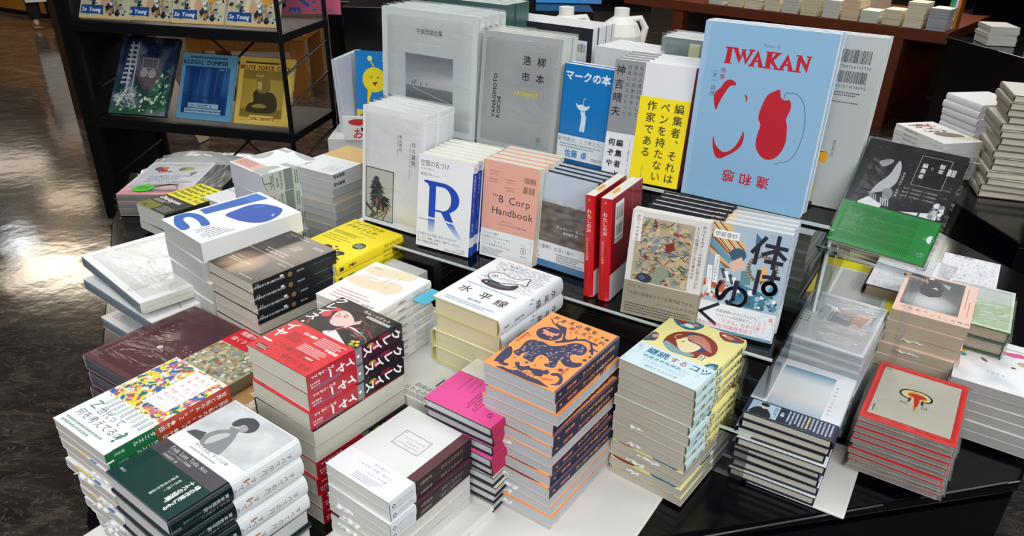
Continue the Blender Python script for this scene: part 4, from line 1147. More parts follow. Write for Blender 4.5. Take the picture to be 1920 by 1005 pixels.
b = make_book('photo_album', 276, 262, 24, 'R', cover='#eff0ef', spine='#deddd2', back='#cfd2d2', page='#8f9aa4', edge='#d9dcdc', art=art_album, gloss=True, film=True)
b.location = (-.906, 1.405, .874); b.rotation_euler = (R(-1), R(1.5), R(-41.9))
tag(b, 'large white embossed album in crinkled clear film, topmost of the left album heap', 'album', 'wrapped albums at the left edge')
for i, (x, y, z, yw, lb) in enumerate(((-.895, 1.375, .835, -38, 'second large white album in film, jutting out below the embossed one'), (-.85, 1.40, .795, -43, 'third large album in film, pale with blue grey pages'), (-.87, 1.36, .752, -36, 'fourth large wrapped album with folded pages, near the bottom of the heap'), (-.83, 1.39, .714, -41, 'lowest large wrapped album, on the black table'))):
    c = copy_tree(b); c.location = (x, y, z); c.rotation_euler = (0, 0, R(yw)); tag(c, lb, 'album', 'wrapped albums at the left edge')


def art_maroon(a):
    G = '#a98890'
    for x, y in ((4, 196), (4, 96), (4, 10), (96, 90)): a.micro(x, y, x + 26, y + 12, 3, G, seed=x + y)
    a.ell(88, 92, 6, 5, '#d9d6d8'); a.ring(88, 92, 6, 5, .8, '#b7b0b4'); a.rect(66, 100, 80, 116, '#6e3a46')


b = make_book('photo_book', 190, 218, 30, 'L', rnd=3, cover='#5a2a36', spine='#2c1a22', back='#3a1c26', page='#6c6c74', edge='#35171f', art=art_maroon, gloss=True, film=True)
stack(b, -.752, 1.098, .857, -33, 4, 'large maroon book in crinkled clear film, top of its pile', 'Large maroon film wrapped book', 'left of the camouflage patterned cover', seed=93, jit=.004, gap=.004)


def art_camo(a):
    a.rect(0, 0, 128, 188, '#b7ad8e'); a.blobs(0, 0, 128, 188, 430, ['#d9cfa6', '#8f9a6c', '#e9e2c4', '#a58a62', '#c4b98e', '#6f8060', '#b5694a', '#eef0e6', '#8aa0ae'], 3, 8, 12, 1.5)
    a.rect(0, 132, 70, 188, '#ea2430'); a.text('発掘ツ−', 10, 166, 13, '#f9dfe0', bold=.05); a.text('ほくりく', 8, 146, 13, '#f9dfe0', bold=.05)


b = make_book('paperback_book', 128, 188, 22, 'R', cover='#b7ad8e', spine='#8c8264', page='#cfc9b6', art=art_camo)
stack(b, -.600, 1.040, .860, -34, 6, 'camouflage toned cover with a bright red label, top of its pile', 'Camouflage patterned paperback', 'between the maroon book and the dark photo paperback', seed=95)


def art_org(a):
    a.text('迎え', 14, 92, 22, '#f6efe4', bold=.02); a.text('撃つ', 34, 66, 22, '#f6efe4', bold=.02); a.text('よろこび', 14, 44, 15, '#f0e6d6')
    a.micro(14, 116, 84, 146, 4, '#6b4a2c')


b = make_book('paperback_book', 88, 148, 21, 'R', cover='#c9935c', page='#d4cab4', art=art_org)
stack(b, -.5005, .9535, .838, -34, 6, 'tan paperback with white brush characters, between the patchwork book and the red novel', 'Tan paperback', 'behind the patchwork book', seed=97)


# ---- pink dripping sleeve and neighbours at the far left corner
def art_drip(a):
    def bg(u, v): return mixc('#dfe0e6', '#e8868e', max(0, .36 - v) * 3 if v > .12 else .85)
    a.grid(0, 0, 200, 290, bg, 14, 24)
    a.ell(48, 228, 22, 20, '#ee8a3c', n=9); a.ell(40, 226, 14, 18, '#4a4a4e', n=6); a.ell(58, 206, 16, 16, '#c8443c', n=7); a.ell(128, 226, 24, 20, '#b9c83a', n=9); a.ell(114, 222, 12, 18, '#7d8a80', n=6)
    a.poly([(70, 200), (90, 206), (84, 190)], '#3c3e44'); a.poly([(150, 190), (170, 202), (166, 176), (158, 160)], '#5a6880')
    for i, t in enumerate(('LANDS DATA', 'SPECTRUM', 'OF TOMORROW')):
        a.text(t, 36, 150 - i * 24, 25, '#3f434c', bold=.05, skew=.3, sx=.72); a.text(t, 37, 151 - i * 24, 25, '#d5dae6', bold=0, skew=.3, sx=.72)
    a.poly([(60, 80), (78, 56), (70, 40), (90, 60), (120, 90), (150, 70), (160, 40), (150, 92)], '#7f7f8c'); a.rect(60, 24, 196, 44, '#8d7e88')


b = make_book('photo_book', 200, 290, 22, 'R', cover='#dfe0e6', spine='#d8d9e0', page='#8c8a86', back='#3a3638', edge='#a88', art=art_drip, gloss=True, film=True)
stack(b, -1.165, 2.045, .780, 2, 3, 'wrapped sleeve with dripping lettering over a pink base, top of its pile', 'Wrapped pink based sleeve', 'at the far left corner of the table', seed=99, gap=.001)
m = MB(); m.quad([(math.cos(2 * PI * i / 28) * .030, math.sin(2 * PI * i / 28) * .030, .0004) for i in range(28)], '#4fd838'); m.quad([(math.cos(2 * PI * i / 28) * .030, math.sin(2 * PI * i / 28) * .030, 0) for i in range(28)], '#4fd838')
AA = Art(60, 60, 0.5); AA.off = .1; AA.micro(12, 18, 48, 44, 4, '#1c5a1c', ragged=0); m.v += [(x - .03, y - .03, .0006) for x, y, z in AA.mb.v]; n0 = len(m.v) - len(AA.mb.v); m.f += [tuple(i + n0 for i in f) for f in AA.mb.f]; m.c += AA.mb.c
o = m.build('round_sticker', M_GLOSS); o.location = (-1.105, 2.095, .7823); tag(o, 'round bright green sticker on the pink based sleeve', 'sticker')


def art_bark(a): a.grid(0, 0, 130, 200, lambda u, v: mixc('#1c1f22', '#8e959a', max(0, nz(u * 2.6, v * .6, 6, 5) - .38) * 2.6), 50, 40)


b = make_book('photo_book', 130, 200, 20, 'R', cover='#2a2d30', page='#8a8a88', art=art_bark, gloss=True)
stack(b, -1.015, 2.135, .775, 0, 3, 'dark book with a tree bark like photograph, top of its pile', 'Dark bark patterned book', 'behind the yellow and black lettered book', seed=101)


def art_dial(a):
    a.rect(0, 0, 140, 190, '#23251f'); a.rect(0, 92, 140, 190, '#f3ec1e')
    for i in range(5): a.text('Dialogues on Form', 4, 104 + i * 20, 19, '#26281c', bold=.045, skew=.15, sx=.86)
    a.text('Dialogues', 8, 66, 24, '#f4f4f0', bold=.05, skew=.15, sx=.95); a.micro(8, 46, 70, 60, 3, '#d9d9d0'); a.rect(0, 0, 70, 40, '#7c7c22'); a.text('ing', 12, 10, 20, '#2c2c14', bold=.04, skew=.15); a.micro(80, 8, 130, 40, 4, '#a8aaa4')


b = make_book('paperback_book', 140, 205, 24, 'R', cover='#f3ec1e', spine='#23251f', back='#e8e8e4', page='#e8e8e6', art=art_dial)
stack(b, -1.057, 1.946, .795, -36, 3, 'yellow and black paperback with big slanted lettering, top of its pile', 'Yellow and black lettered paperback', 'beside the album heap', seed=103)


def art_card(a):
    a.rect(0, 0, 110, 120, '#f1f1f4')
    a.text('デザインのひみつ', 4, 96, 12, '#4a4d58', skew=.1, sx=.86); a.text('前田高志', 6, 78, 12, '#4a4d58', skew=.1); a.line([(2, 92), (90, 92)], .8, '#e09a9a')


b = make_book('paperback_book', 110, 150, 40, 'R', cover='#f1f1f4', page='#e2e2e8', art=art_card)
stack(b, -.885, 1.99, .80, -36, 2, 'small white book with handwritten style lettering beside the yellow and black paperback', 'Small white book', 'behind the very thick white pile', seed=105)
# crumpled clear bag behind the sleeve
m = MB(); rd = random.Random(2); N = 14
g = [[(-1.25 + .30 * i / N + rd.uniform(-.004, .004), 2.34 + .22 * j / N, .728 + .05 * math.sin(PI * j / N) * math.sin(PI * i / N) + rd.uniform(-.006, .006)) for i in range(N + 1)] for j in range(N + 1)]
for j in range(N):
    for i in range(N): m.quad([g[j][i], g[j][i + 1], g[j + 1][i + 1], g[j + 1][i]])
o = m.build('plastic_bag', mat('silvery_film', '#d8dad8', .18, metal=.35, noise=.1, bump=.3), smooth=True, merge=True); tag(o, 'crumpled silvery clear bag behind the pink based sleeve', 'bag')


# ================================================================ face-out books, lower row
def art_moon(a):
    a.rect(10, 9, 88, 124, '#3a4038'); a.rect(12, 11, 86, 122, '#c6c9c2')
    rd = random.Random(3)
    def rosette(cx, cy, r, n, cols, sq=.75):
        for i in range(n):
            t = PI * (-.15 + 1.3 * i / (n - 1)) + rd.uniform(-.1, .1); l = r * rd.uniform(.75, 1.1)
            tx, ty = cx + l * math.cos(t), cy + l * math.sin(t) * sq; mx_, my = cx + l * .5 * math.cos(t), cy + l * .62 * math.sin(t) * sq + r * .16; w = r * .13; nx, ny = -math.sin(t) * w, math.cos(t) * w
            c = rd.choice(cols); a.poly([(cx - nx * .5, cy - ny * .5), (mx_ - nx, my - ny), (tx, ty - r * .08), (mx_ + nx, my + ny), (cx + nx * .5, cy + ny * .5)], c); a.off -= .003
        a.off += .004
    G_ = ['#3c4244', '#4a5152', '#2f3436', '#565d5c']
    a.line([(44, 18), (40, 100)], 3.5, '#33383a')
    for cy, r in ((40, 24), (52, 28), (66, 26), (78, 22), (90, 17), (100, 11)): rosette(40 + (100 - cy) * .06, cy, r, 11, G_)
    for cx, cy, r in ((62, 44, 20), (66, 56, 16), (54, 34, 18)): rosette(cx, cy, r, 9, ['#2b3034', '#3a4046', '#23282c'])
    a.poly([(12, 44), (40, 22), (40, 14), (12, 36)], '#4c4848')
    for x, y in ((50, 38), (66, 34), (38, 48)): a.poly([(x, y), (x + 4, y + 12), (x + 8, y), (x + 4, y - 8)], '#b06a62')
    for i in range(12): a.line([(rd.uniform(20, 80), 12), (rd.uniform(30, 76), rd.uniform(22, 34))], 2.2, rd.choice(['#6d7434', '#8a8c3e', '#59602c']))
    a.ell(150, 26, 17, 11, '#e24c28', n=8); a.text('品切れ', 139, 26, 7, '#fbe9df', bold=.04); a.text('近刊', 143, 18, 6, '#fbe9df', bold=.04)
    a.text('月の裏側', 139, 196, 11, '#6a6f74', vert=True, gap=.15); a.text('To the Far Side of the Moon', 128, 192, 5.6, '#7a8086', rot=-90)
    a.text('馬込将充', 104, 206, 8, '#6a6f74', vert=True, gap=.1); a.text('Masamitsu Magome', 96, 204, 5, '#7a8086', rot=-90)
    a.grid(96, 0, 168, 60, lambda u, v: mixc('#e9e9e8', '#f3f1cf', max(0, .8 - v) * min(1, u * 1.5) * .9), 6, 6)


b = make_book('photo_book', 168, 254, 19, 'R', cover='#e6e7ea', spine='#dfe2e4', page='#e4e6e4', edge='#e3e5e6', art=art_moon, gloss=True, film=True)
stand(b, -.339, 1.548, .931, -31.4, 6.9, 5, 'tall white standing book with a framed plant photograph, front of its row', 'Tall white book with a plant photograph', 'lower step')


def art_R(a):
    BL = '#1746b4'
    a.text('空間の名づけ', 5, 170, 13.5, '#3c3f46', sx=.84); a.text('Aと非Aの重なり', 5, 162, 4.6, '#7a7e86'); a.text('塩崎太伸', 5, 150, 6.6, '#6a6e76', gap=.05); a.micro(34, 151, 52, 153, 1, '#888')
    O = [(15, 140), (15, 137), (21, 135), (27, 129)]
    a.poly([(15, 141), (15, 137), (24, 134), (28, 128), (28, 66), (44, 66), (44, 141)], BL)
    # bowl of the letter as a thick swept stroke
    n = 22; outer = []; inner = []
    for i in range(n + 1):
        t = PI / 2 - PI * i / n; outer.append((60 + 40 * math.cos(t), 110.5 + 30.5 * math.sin(t))); inner.append((60 + 21 * math.cos(t), 108 + 24.5 * math.sin(t)))
    for i in range(n): a.mb.quad([a.P(*outer[i], a.off), a.P(*outer[i + 1], a.off), a.P(*inner[i + 1], a.off), a.P(*inner[i], a.off)], BL)
    a.rect(43, 132.5, 61, 141, BL); a.rect(43, 80, 61, 83.7, BL); a.poly([(56, 83.7), (62, 81.5), (79, 83), (88, 64), (69, 65)], BL)
    def fade(x0, x1, y0, y1, k):
        m = 8
        for i in range(m):
            f0, f1 = i / m, (i + 1) / m; c = mixc('#4a74c4', '#e6eaf0', f0 * .9)
            a.mb.quad([a.P(x, y, a.off) for x, y in ((x0 + k * f0, y1 + (y0 - y1) * f0), (x1 + k * .8 * f0, y1 + (y0 - y1) * f0), (x1 + k * .8 * f1, y1 + (y0 - y1) * f1), (x0 + k * f1, y1 + (y0 - y1) * f1))], c)
    fade(28, 44, 34, 62, 0); fade(70, 88, 32, 61, 30)
    a.off += .01
    a.line([(0, 63.5), (128, 63.5)], .4, '#c5c9cf')
    a.text('なぜ私たちは空間に名をつけるのか？', 3, 25, 6.4, '#50545c', sx=.9); a.text('人、モノ、物語、自然の「重なり」のなかに', 3, 16.5, 5.9, '#50545c', sx=.9); a.text('新たな建築言語を探る', 3, 8.5, 5.9, '#50545c', sx=.9); a.micro(70, 2, 120, 6, 1, '#888'); a.text('ＮＴＴ出版', 98, 8, 4.2, '#444'); a.micro(4, 57, 34, 60, 1, '#667')
    s, L = a.W, a.spl; a.rect(s, 40, s + L, 172, BL); a.rect(s, 0, s + L, 20, BL); a.text('空間の名づけ', s + L / 2, 168, 7.4, '#e3e8f2', vert=True); a.text('Ａと非Ａの重なり', s + L / 2, 118, 4, '#c5cfe4', vert=True); a.text('塩崎太伸', s + L / 2, 70, 4.6, '#d3dbec', vert=True); a.text('R', s + L / 2 - 3, 177, 9, BL, bold=.0)


b = make_book('paperback_book', 128, 191, 17.5, 'R', cover='#eaecef', spine='#e6e8eb', back='#e9ebee', page='#ebe7d3', art=art_R)
stand(b, -.203, 1.422, .931, -28, 7.4, 7, 'white standing paperback with a giant blue letter R, front of its row', 'White paperback with a giant blue letter', 'left of salmon book')


def art_B(a):
    K = '#3a2d2c'
    a.barcode(90, 166, 24, 11, 4, '#4a3a38', None); a.barcode(90, 146, 24, 13, 5, '#4a3a38', None)
    for x, y in ((12, 176), (12, 160), (50, 164), (50, 148)): a.micro(x, y, x + 20, y + 3, 1, '#8a6a60', ragged=.2); a.micro(x + 2, y - 5, x + 18, y - 2.5, 1, '#8a6a60')
    a.text('The', 22, 128, 8, K); a.text('B Corp', 36, 118, 21, K, bold=.012); a.text('Handbook', 22, 93, 21, K, bold=.012)
    a.text('よいビジネスの計測・実践・改善', 40, 72, 4.2, '#6a504a'); a.micro(46, 79, 72, 81, 1, '#8a6a60')


def band_B(b):
    b.rect(0, 0, 122, 58, '#eceeef')
    for i, t in enumerate(('コスメから銀行', '大企業からベンチャーまで', 'アメリカ、ヨーロッパ、', 'アジアを席巻する"B Corp"。')): b.text(t, 4, 48 - i * 8, 6.2, '#4a4e54', sx=.88)
    b.micro(4, 4, 56, 20, 5, '#7a7e84'); b.ring(100, 30, 6.5, 6.5, .9, '#555'); b.text('B', 97.4, 26.6, 9.4, '#555', bold=.01); b.micro(94, 16, 108, 19, 1, '#777', ragged=0); b.micro(94, 40, 106, 42, 1, '#c77', ragged=0)
    b.text('よりよい世界へ', 116, 54, 4.4, '#d58a98', vert=True)


b = make_book('paperback_book', 122, 198, 20, 'L', rnd=1.2, cover='#e5aa98', spine='#c99a88', back='#e5aa98', page='#e9e2d2', edge='#d0a092', art=art_B, band=(0, 58, '#eceeef', None, band_B))
stand(b, -.068, 1.382, .931, -29.5, 6, 5, 'salmon pink standing paperback with black sans lettering, front of its row', 'Salmon pink paperback', 'right of the giant blue letter')


def art_human(a):
    def bg(u, v):
        if v > .62: return mixc('#c3cbd6', '#b9c6d4', v)
        if v > .57: return mixc('#dfe3e6', '#8c98a0', nz(u, v, 14, 2))
        return mixc('#4c4440', '#8d857c', nz(u, v * 2.2, 7, 9) * 1.3 - .2)
    a.grid(0, 52, 128, 190, bg, 40, 60)
    a.text('ヒューマンカインド', 38, 124, 12, '#4c5666', sx=.86); a.text('人間ならざるものとの連帯', 44, 111, 6, '#6a9ac6'); a.text('ティモシー・モートン', 50, 84, 7, '#e9ecef'); a.text('篠原雅武 訳', 66, 76, 6, '#e9ecef')


def band_human(b):
    b.rect(0, 14, 128, 52, '#e7eaed'); b.rect(0, 0, 128, 14, '#4d7fae'); b.text('〈連帯〉の深い海へ', 12, 38, 9.4, '#4c525c')
    b.ell(12, 27, 4, 4, '#16181c'); b.micro(58, 6, 122, 34, 6, '#7a828c', seed=3); b.text('岩波書店', 6, 18, 3.6, '#444')


b = make_book('hardcover_book', 128, 188, 19, 'R', hard=True, cover='#c3cbd6', spine='#2a3044', page='#efeee9', edge='#20222c', art=art_human, band=(0, 52, '#d3dbe4', None, band_human))
stand(b, .036, 1.350, .931, -34, 6.3, 4, 'pale blue standing hardcover with a rocky shore photograph, front of its row', 'Pale blue hardcover with a rocky shore photograph', 'partly behind the red spines')


# ---- the two red books turned spine out
def art_red2(a):
    L = a.spl; x = -L / 2
    a.rect(-L, 52, 0, 196, '#c8141f'); a.rect(-L, 0, 0, 52, '#eef0f0')
    a.text('￥', x, 192, 6, '#f3c9c9', vert=True); a.text('わたしの声', x, 172, 9, '#fdeeee', vert=True, bold=.01); a.text('ひとりひとりの物語', x - 3, 118, 5, '#f0c4c4', vert=True); a.text('大塚英志', x + 2, 110, 5, '#7d0c16', vert=True)
    a.text('こだまする', x, 36, 5.6, '#555', vert=True)
    a.rect(0, 52, 132, 196, '#8e0f1c'); a.rect(0, 0, 132, 52, '#e3e5e6')


def art_red2b(a):
    art_red2(a); a.rect(14, 108, 50, 184, '#eef0f0'); a.barcode(18, 152, 28, 24, 7); a.barcode(18, 122, 28, 20, 8); a.micro(16, 110, 48, 117, 2, '#555', ragged=0)
    a.text('Hegel and the People', 90, 150, 5, '#e0a0a4', rot=90)


for k, (px, py, art, lb) in enumerate(((.150, 1.212, art_red2, 'left one of the two bright red books standing spine out'), (.178, 1.197, art_red2b, 'right one of the two bright red books standing spine out, with a white barcode sticker'))):
    b = make_book('hardcover_book', 132, 196, 22 if k else 19, 'L', rnd=4, cover='#a8101c', spine='#c8141f', back='#c8141f', page='#efece2', edge='#b01420', art=art, gloss=True)
    stand(b, px, py, .931, 59, 3, 1, lb, '', '', cat='book')
    o = MB(); o.box(.03, .194, .008, .055, .199, .012, '#f0a93c'); o.build('bookmark', M_GLOSS, b)


def art_collage(a):
    a.rect(10, 66, 108, 182, '#b3a58a')
    a.blobs(10, 66, 108, 182, 240, ['#c9b07c', '#b59a66', '#8a9a96', '#a89a86', '#c4b49c', '#6f8482', '#d3c08c', '#bcae9c', '#7c8a98', '#8f4038', '#cdb98e'], 4, 12, 21, 2.2, sides=4)
    rd = random.Random(12)
    for i in range(120):
        x, y = rd.uniform(12, 98), rd.uniform(70, 176); t = rd.uniform(-.9, .9); l = rd.uniform(5, 12); x2, y2 = min(x + l * math.cos(t), 107), max(min(y + l * math.sin(t), 181), 67); a.line([(x, y), (x2, y2)], rd.uniform(.5, 1.3), '#2c2626')
    a.poly([(62, 140), (76, 148), (80, 134), (66, 126)], '#7c2f2a'); a.poly([(40, 70), (58, 66), (76, 88), (70, 100), (56, 100)], '#8f9680'); a.ell(34, 74, 14, 9, '#2c3444', n=10); a.ell(30, 74, 6, 5, '#4c5c7a', n=8)
    a.rect(4, 138, 19, 188, '#eceae6'); a.text('郡司ペギオ幸夫', 12, 185, 6.6, '#4a4a48', vert=True)
    a.text('かつてそのゲームの世界に住んでいた', 122.5, 186, 6.6, '#4a4844', vert=True); a.text('という記憶はどこから来るのか', 113.5, 182, 6.6, '#4a4844', vert=True)


def band_collage(b):
    b.rect(0, 0, 132, 64, '#9a9180'); b.text('第２版　青土社', 8, 54, 4.4, '#3c3a34'); b.text('「人間の意識はすべて計算可能である」', 5, 40, 7.4, '#33312c', sx=.94); b.text('―――そんなわけがない', 62, 28, 6.6, '#33312c'); b.micro(6, 4, 128, 24, 4, '#3c3a34', seed=8, fill=.42)


b = make_book('hardcover_book', 132, 192, 20, 'R', cover='#dcdad6', spine='#cfcfcb', page='#efece4', art=art_collage, band=(0, 64, '#9a9180', None, band_collage))
stand(b, .194, 1.158, .931, -25, 5, 1, 'standing book with a fractured collage of tan and grey shards and a taupe band', '', '')
b = make_book('hardcover_book', 132, 188, 19, 'R', hard=True, cover='#1c1c28', spine='#1c1c28', page='#f1efe8', edge='#1c1c28')
stand(b, .225, 1.195, .931, -29, 5, 4, 'dark jacketed hardcover standing behind the fractured collage book', 'White paged hardcover with dark jacket', 'behind the fractured collage book')


def art_body(a):
    K = '#12122a'
    a.rect(0, 50, 135, 187, '#a9bccb')
    for k in range(9): a.poly([(0, 172 - k * 9), (0, 166 - k * 9), (52 - k * 3, 128 - k * 4), (60 - k * 3, 130 - k * 4)], '#d9b07a' if k % 2 else '#8c5a40')
    a.poly([(0, 187), (34, 187), (70, 150), (40, 140), (0, 176)], '#dcb684'); a.line([(6, 187), (56, 142)], 2, '#6d3b2c'); a.line([(18, 187), (64, 148)], 2, '#6d3b2c'); a.line([(0, 180), (46, 138)], 2, '#6d3b2c')
    a.poly([(0, 156), (44, 120), (52, 126), (0, 166)], '#5f97b4'); a.poly([(0, 144), (40, 112), (28, 84), (0, 96)], '#98a8b6')
    a.blobs(2, 52, 50, 92, 40, ['#b5563e', '#9c4634', '#d6d9dc', '#c46a4c'], 4, 8, 3, 1.1, sides=4)
    a.ell(56, 138, 14, 12, '#2f5a70', n=8); a.poly([(44, 122), (62, 136), (72, 120), (54, 108)], '#e3b8a4'); 
    for k in range(5): a.poly([(32 + k * 7, 110 - k * 4), (38 + k * 7, 112 - k * 4), (46 + k * 7, 96 - k * 4), (40 + k * 7, 94 - k * 4)], '#eef0f0' if k % 2 else '#3b4f60')
    a.poly([(66, 112), (82, 118), (84, 92), (68, 88)], '#5d8a94'); a.poly([(70, 90), (118, 80), (110, 52), (62, 52)], '#3f7690'); a.poly([(90, 118), (104, 130), (108, 108), (94, 96)], '#e3b06a'); a.ring(98, 122, 22, 22, 6, '#c9b8a4')
    a.blobs(60, 52, 133, 84, 40, ['#4f88a4', '#eef2f2', '#2c6078', '#9cc0d0'], 2, 6, 5); a.ell(122, 90, 8, 9, '#4d8fb4', n=8); a.poly([(78, 180), (92, 168), (80, 160)], '#3f6a92')
    rd = random.Random(3)
    for i in range(14): x = rd.uniform(70, 120); a.line([(x, rd.uniform(150, 184)), (x + rd.uniform(2, 12), rd.uniform(120, 180))], .4, '#5f7080')
    w = 6.6
    for p in ([(94, 175), (77, 148)], [(85, 160), (84, 130)], [(97, 163), (129, 162)], [(114, 180), (113, 127)], [(113, 157), (94, 147)], [(114, 157), (129, 146)], [(100, 137), (126, 137)]): a.line(p, w, K)
    a.line([(94, 119), (93, 79)], w, K); a.line([(102, 111), (126, 113)], w, K); a.line([(117, 123), (116, 103)], w, K); a.ring(115, 93, 9.5, 9.5, w, K); a.line([(122, 91), (134, 92)], w * .9, K)
    a.line(a.arc([(37, 87), (33, 72), (38, 58), (44, 60), (52, 76), (66, 83), (80, 74), (81, 62), (72, 52), (58, 53), (52, 56), (60, 52), (74, 52), (82, 64), (78, 78), (64, 83), (50, 76), (42, 62), (36, 62), (34, 74)], 3)[:-3], w * .8, K); a.line([(62, 93), (62, 62), (50, 42)], w, K)
    a.rect(11, 161, 53, 174.5, '#eef0f2'); a.text('伊藤亜紗', 13, 164, 9.4, '#2a2c34')
    a.poly([(20, 132), (28, 132), (31, 84), (23, 84)], '#eef0f2'); a.text('できるを科学する', 25.4, 130, 5.4, '#2a2c34', vert=True); a.poly([(11, 112), (19, 112), (24, 63), (15, 63)], '#eef0f2'); a.text('〈テクノロジー×身体〉', 16.6, 110, 4.7, '#2a2c34', vert=True)
    s, L = a.W, a.spl; a.rect(s, 50, s + L, 187, '#c5d0d8')
    for i in range(10): a.line([(s + 2 + i % 3 * 5, 60 + i * 12), (s + 8 + i % 2 * 6, 76 + i * 11)], .7, '#6a7c8a')
    a.text('体はゆく', s + L / 2, 150, 13, '#23283a', vert=True, bold=.03); a.text('伊藤亜紗', s + L / 2, 80, 5, '#23283a', vert=True)


def band_body(b):
    b.rect(0, 5, 135, 50, '#e9ecf0'); b.rect(0, 0, 135, 5, '#6d95ad'); K = '#12122a'
    b.line([(40, 48), (12, 29), (41, 12)], 5.6, K)
    b.text('技能習得のメカニズムから', 38, 35, 6, '#2a2c34', sx=.94); b.text('リハビリへの応用まで―', 38, 27, 6, '#2a2c34', sx=.94)
    b.text('「できる」をめぐる', 42, 17.5, 8, '#e0485c', bold=.01); b.text('体の"奔放な"可能性を追う', 10, 8, 8, '#e0485c', bold=.01)
    b.ring(119, 26, 14, 20, .5, '#9aa4ae'); b.text('あ、', 128, 44, 8, '#e0485c', vert=True, bold=.02); b.text('こういう', 120, 38, 6, '#e0485c', vert=True); b.text('ことか', 112, 36, 6, '#e0485c', vert=True)


b = make_book('paperback_book', 135, 187, 18, 'R', rnd=1.5, cover='#a9bccb', spine='#c5d0d8', back='#dfe4e8', page='#f0ece4', edge='#e9b98c', art=art_body, band=(0, 50, '#e9ecf0', '#dfe4ea', band_body), gloss=False)
stand(b, .310, 1.117, .931, -25.5, 10, 4, 'standing paperback with huge black brush-thick characters over a blue illustration, front of its row', 'Blue illustrated paperback with huge black characters', 'lower step')


# ================================================================ face-out books, upper row
def art_ushi(a):
    def ph(u, v):
        if v < .36: return mixc('#5c6064', '#8e9294', v * 2 + nz(u, v * 3, 12, 1) * .25)
        c = mixc('#b9bcc2', '#6d7178', (v - .36) * 1.25); return mixc(c, '#d6d2d6', max(0, 1 - abs(v - .5) * 5) * u)
    a.grid(69, 62, 206, 176, ph, 30, 34)
    a.line([(90, 100), (204, 74)], 1.2, '#d5d8da')
    for x, y in ((90, 108), (95, 107), (100, 112), (114, 106), (131, 108)): a.line([(x, y), (x, y + 6)], 1.6, '#2e3238')
    a.text('牛腸茂雄全集', 101, 222, 13.5, '#43474c', sx=.92, bold=.01); a.text('Shigeo Gocho Works', 104, 211, 7, '#e9eff0', sx=.9); a.micro(106, 196, 168, 202, 1, '#dfe5e6'); a.frame(60, 34, 214, 186, .5, '#c3cac8')
    a.rect(6, 2, 264, 46, '#d9dddd')


b = make_book('photo_book', 270, 272, 27, 'L', hard=True, cover='#cdd3d2', spine='#c6c9d2', back='#cfd4d3', page='#dfe3e0', edge='#d6dbd8', art=art_ushi, gloss=True, film=True)
stand(b, -.324, 1.812, 1.076, -31.4, 3.5, 4, 'large pale grey book with a misty seaside photograph, front copy', 'Large pale grey photo book', 'at the left end of the back row')


def art_yana(a):
    a.grid(0, 0, 197, 247, lambda u, v: mixc('#a5a7a8', '#b3b6b6', nz(u, v, 3, 8)), 10, 10)
    K = '#26262e'
    for i, (ch, x, y) in enumerate((('浩', 104, 206), ('柳', 140, 206), ('市', 104, 172), ('本', 140, 172))): a.text(ch, x, y - 18, 21, K, bold=.018)
    a.text('YANAGIMOTO', 44, 66, 13.5, K, rot=90, bold=.03); a.text('KOICHI', 57, 66, 13.5, K, rot=90, bold=.03); a.text('ARCHIVIST', 88, 122, 12, '#e6d83c', bold=.035)
    a.ring(159, 34, 4, 4, 1, K); a.text('T', 157.4, 31.4, 6, K); a.text('Sync', 154, 24, 4, K); a.micro(112, 234, 128, 237, 1, '#d5d8d8')
    rd = random.Random(1)
    for i in range(0): pass


b = make_book('photo_book', 197, 247, 20, 'R', cover='#a8abab', spine='#d6dbd2', back='#b4b7b7', page='#d9dccf', edge='#c9cccb', art=art_yana, gloss=True, film=True)
stand(b, -.089, 1.662, 1.076, -31.2, 7, 3, 'large mid grey book with black characters and small yellow lettering, front copy', 'Large mid grey book', 'beside the misty seaside photo book')


def art_mark(a):
    a.rect(0, 0, 113, 203, '#1877be'); a.poly([(0, 0), (4, 0), (4, 203), (0, 203)], '#146aac')
    a.text('マークの本', 4, 176, 21, '#e9f1f4', bold=.045, sx=1.0)
    W = '#dbe6ea'; a.poly(a.arc([(35, 130), (42, 127), (50, 129), (58, 126), (68, 128), (64, 121), (56, 117), (46, 117), (40, 121)]), W); a.line([(53, 127), (53, 140), (56, 143), (57, 139)], .9, W)
    a.poly([(49, 117), (52, 117), (52, 110), (55, 110), (55, 117), (58, 117), (59, 110), (62, 106), (62, 92), (61, 74), (55, 74), (55, 90), (54, 74), (49, 74), (51, 96), (51, 106), (48, 110)], W); a.ell(54.5, 111, 3, 3.6, W)


def band_mark(b):
    b.rect(0, 12, 113, 62, '#dfe5e9'); b.rect(0, 0, 113, 12, '#15609c')
    b.text('創作者は、こう考えた。', 1, 49, 10.4, '#4a6a8c', sx=.98); b.micro(6, 35, 104, 46, 2, '#8a9aa8'); b.text('佐藤 卓', 20, 18, 17, '#2a86cc', bold=.04, sx=.9); b.micro(84, 16, 108, 23, 2, '#667', ragged=0)


b = make_book('paperback_book', 113, 206, 17, 'R', cover='#1877be', spine='#0f4f92', back='#1877be', page='#e9eaea', edge='#1668aa', art=art_mark, band=(0, 62, '#dfe5e9', '#123f78', band_mark), gloss=True)
stand(b, .088, 1.548, 1.076, -34, 5, 2, 'bright blue standing book with a white figure holding an umbrella upside down, front copy', 'Bright blue book', 'between the mid grey book and the yellow banded book')


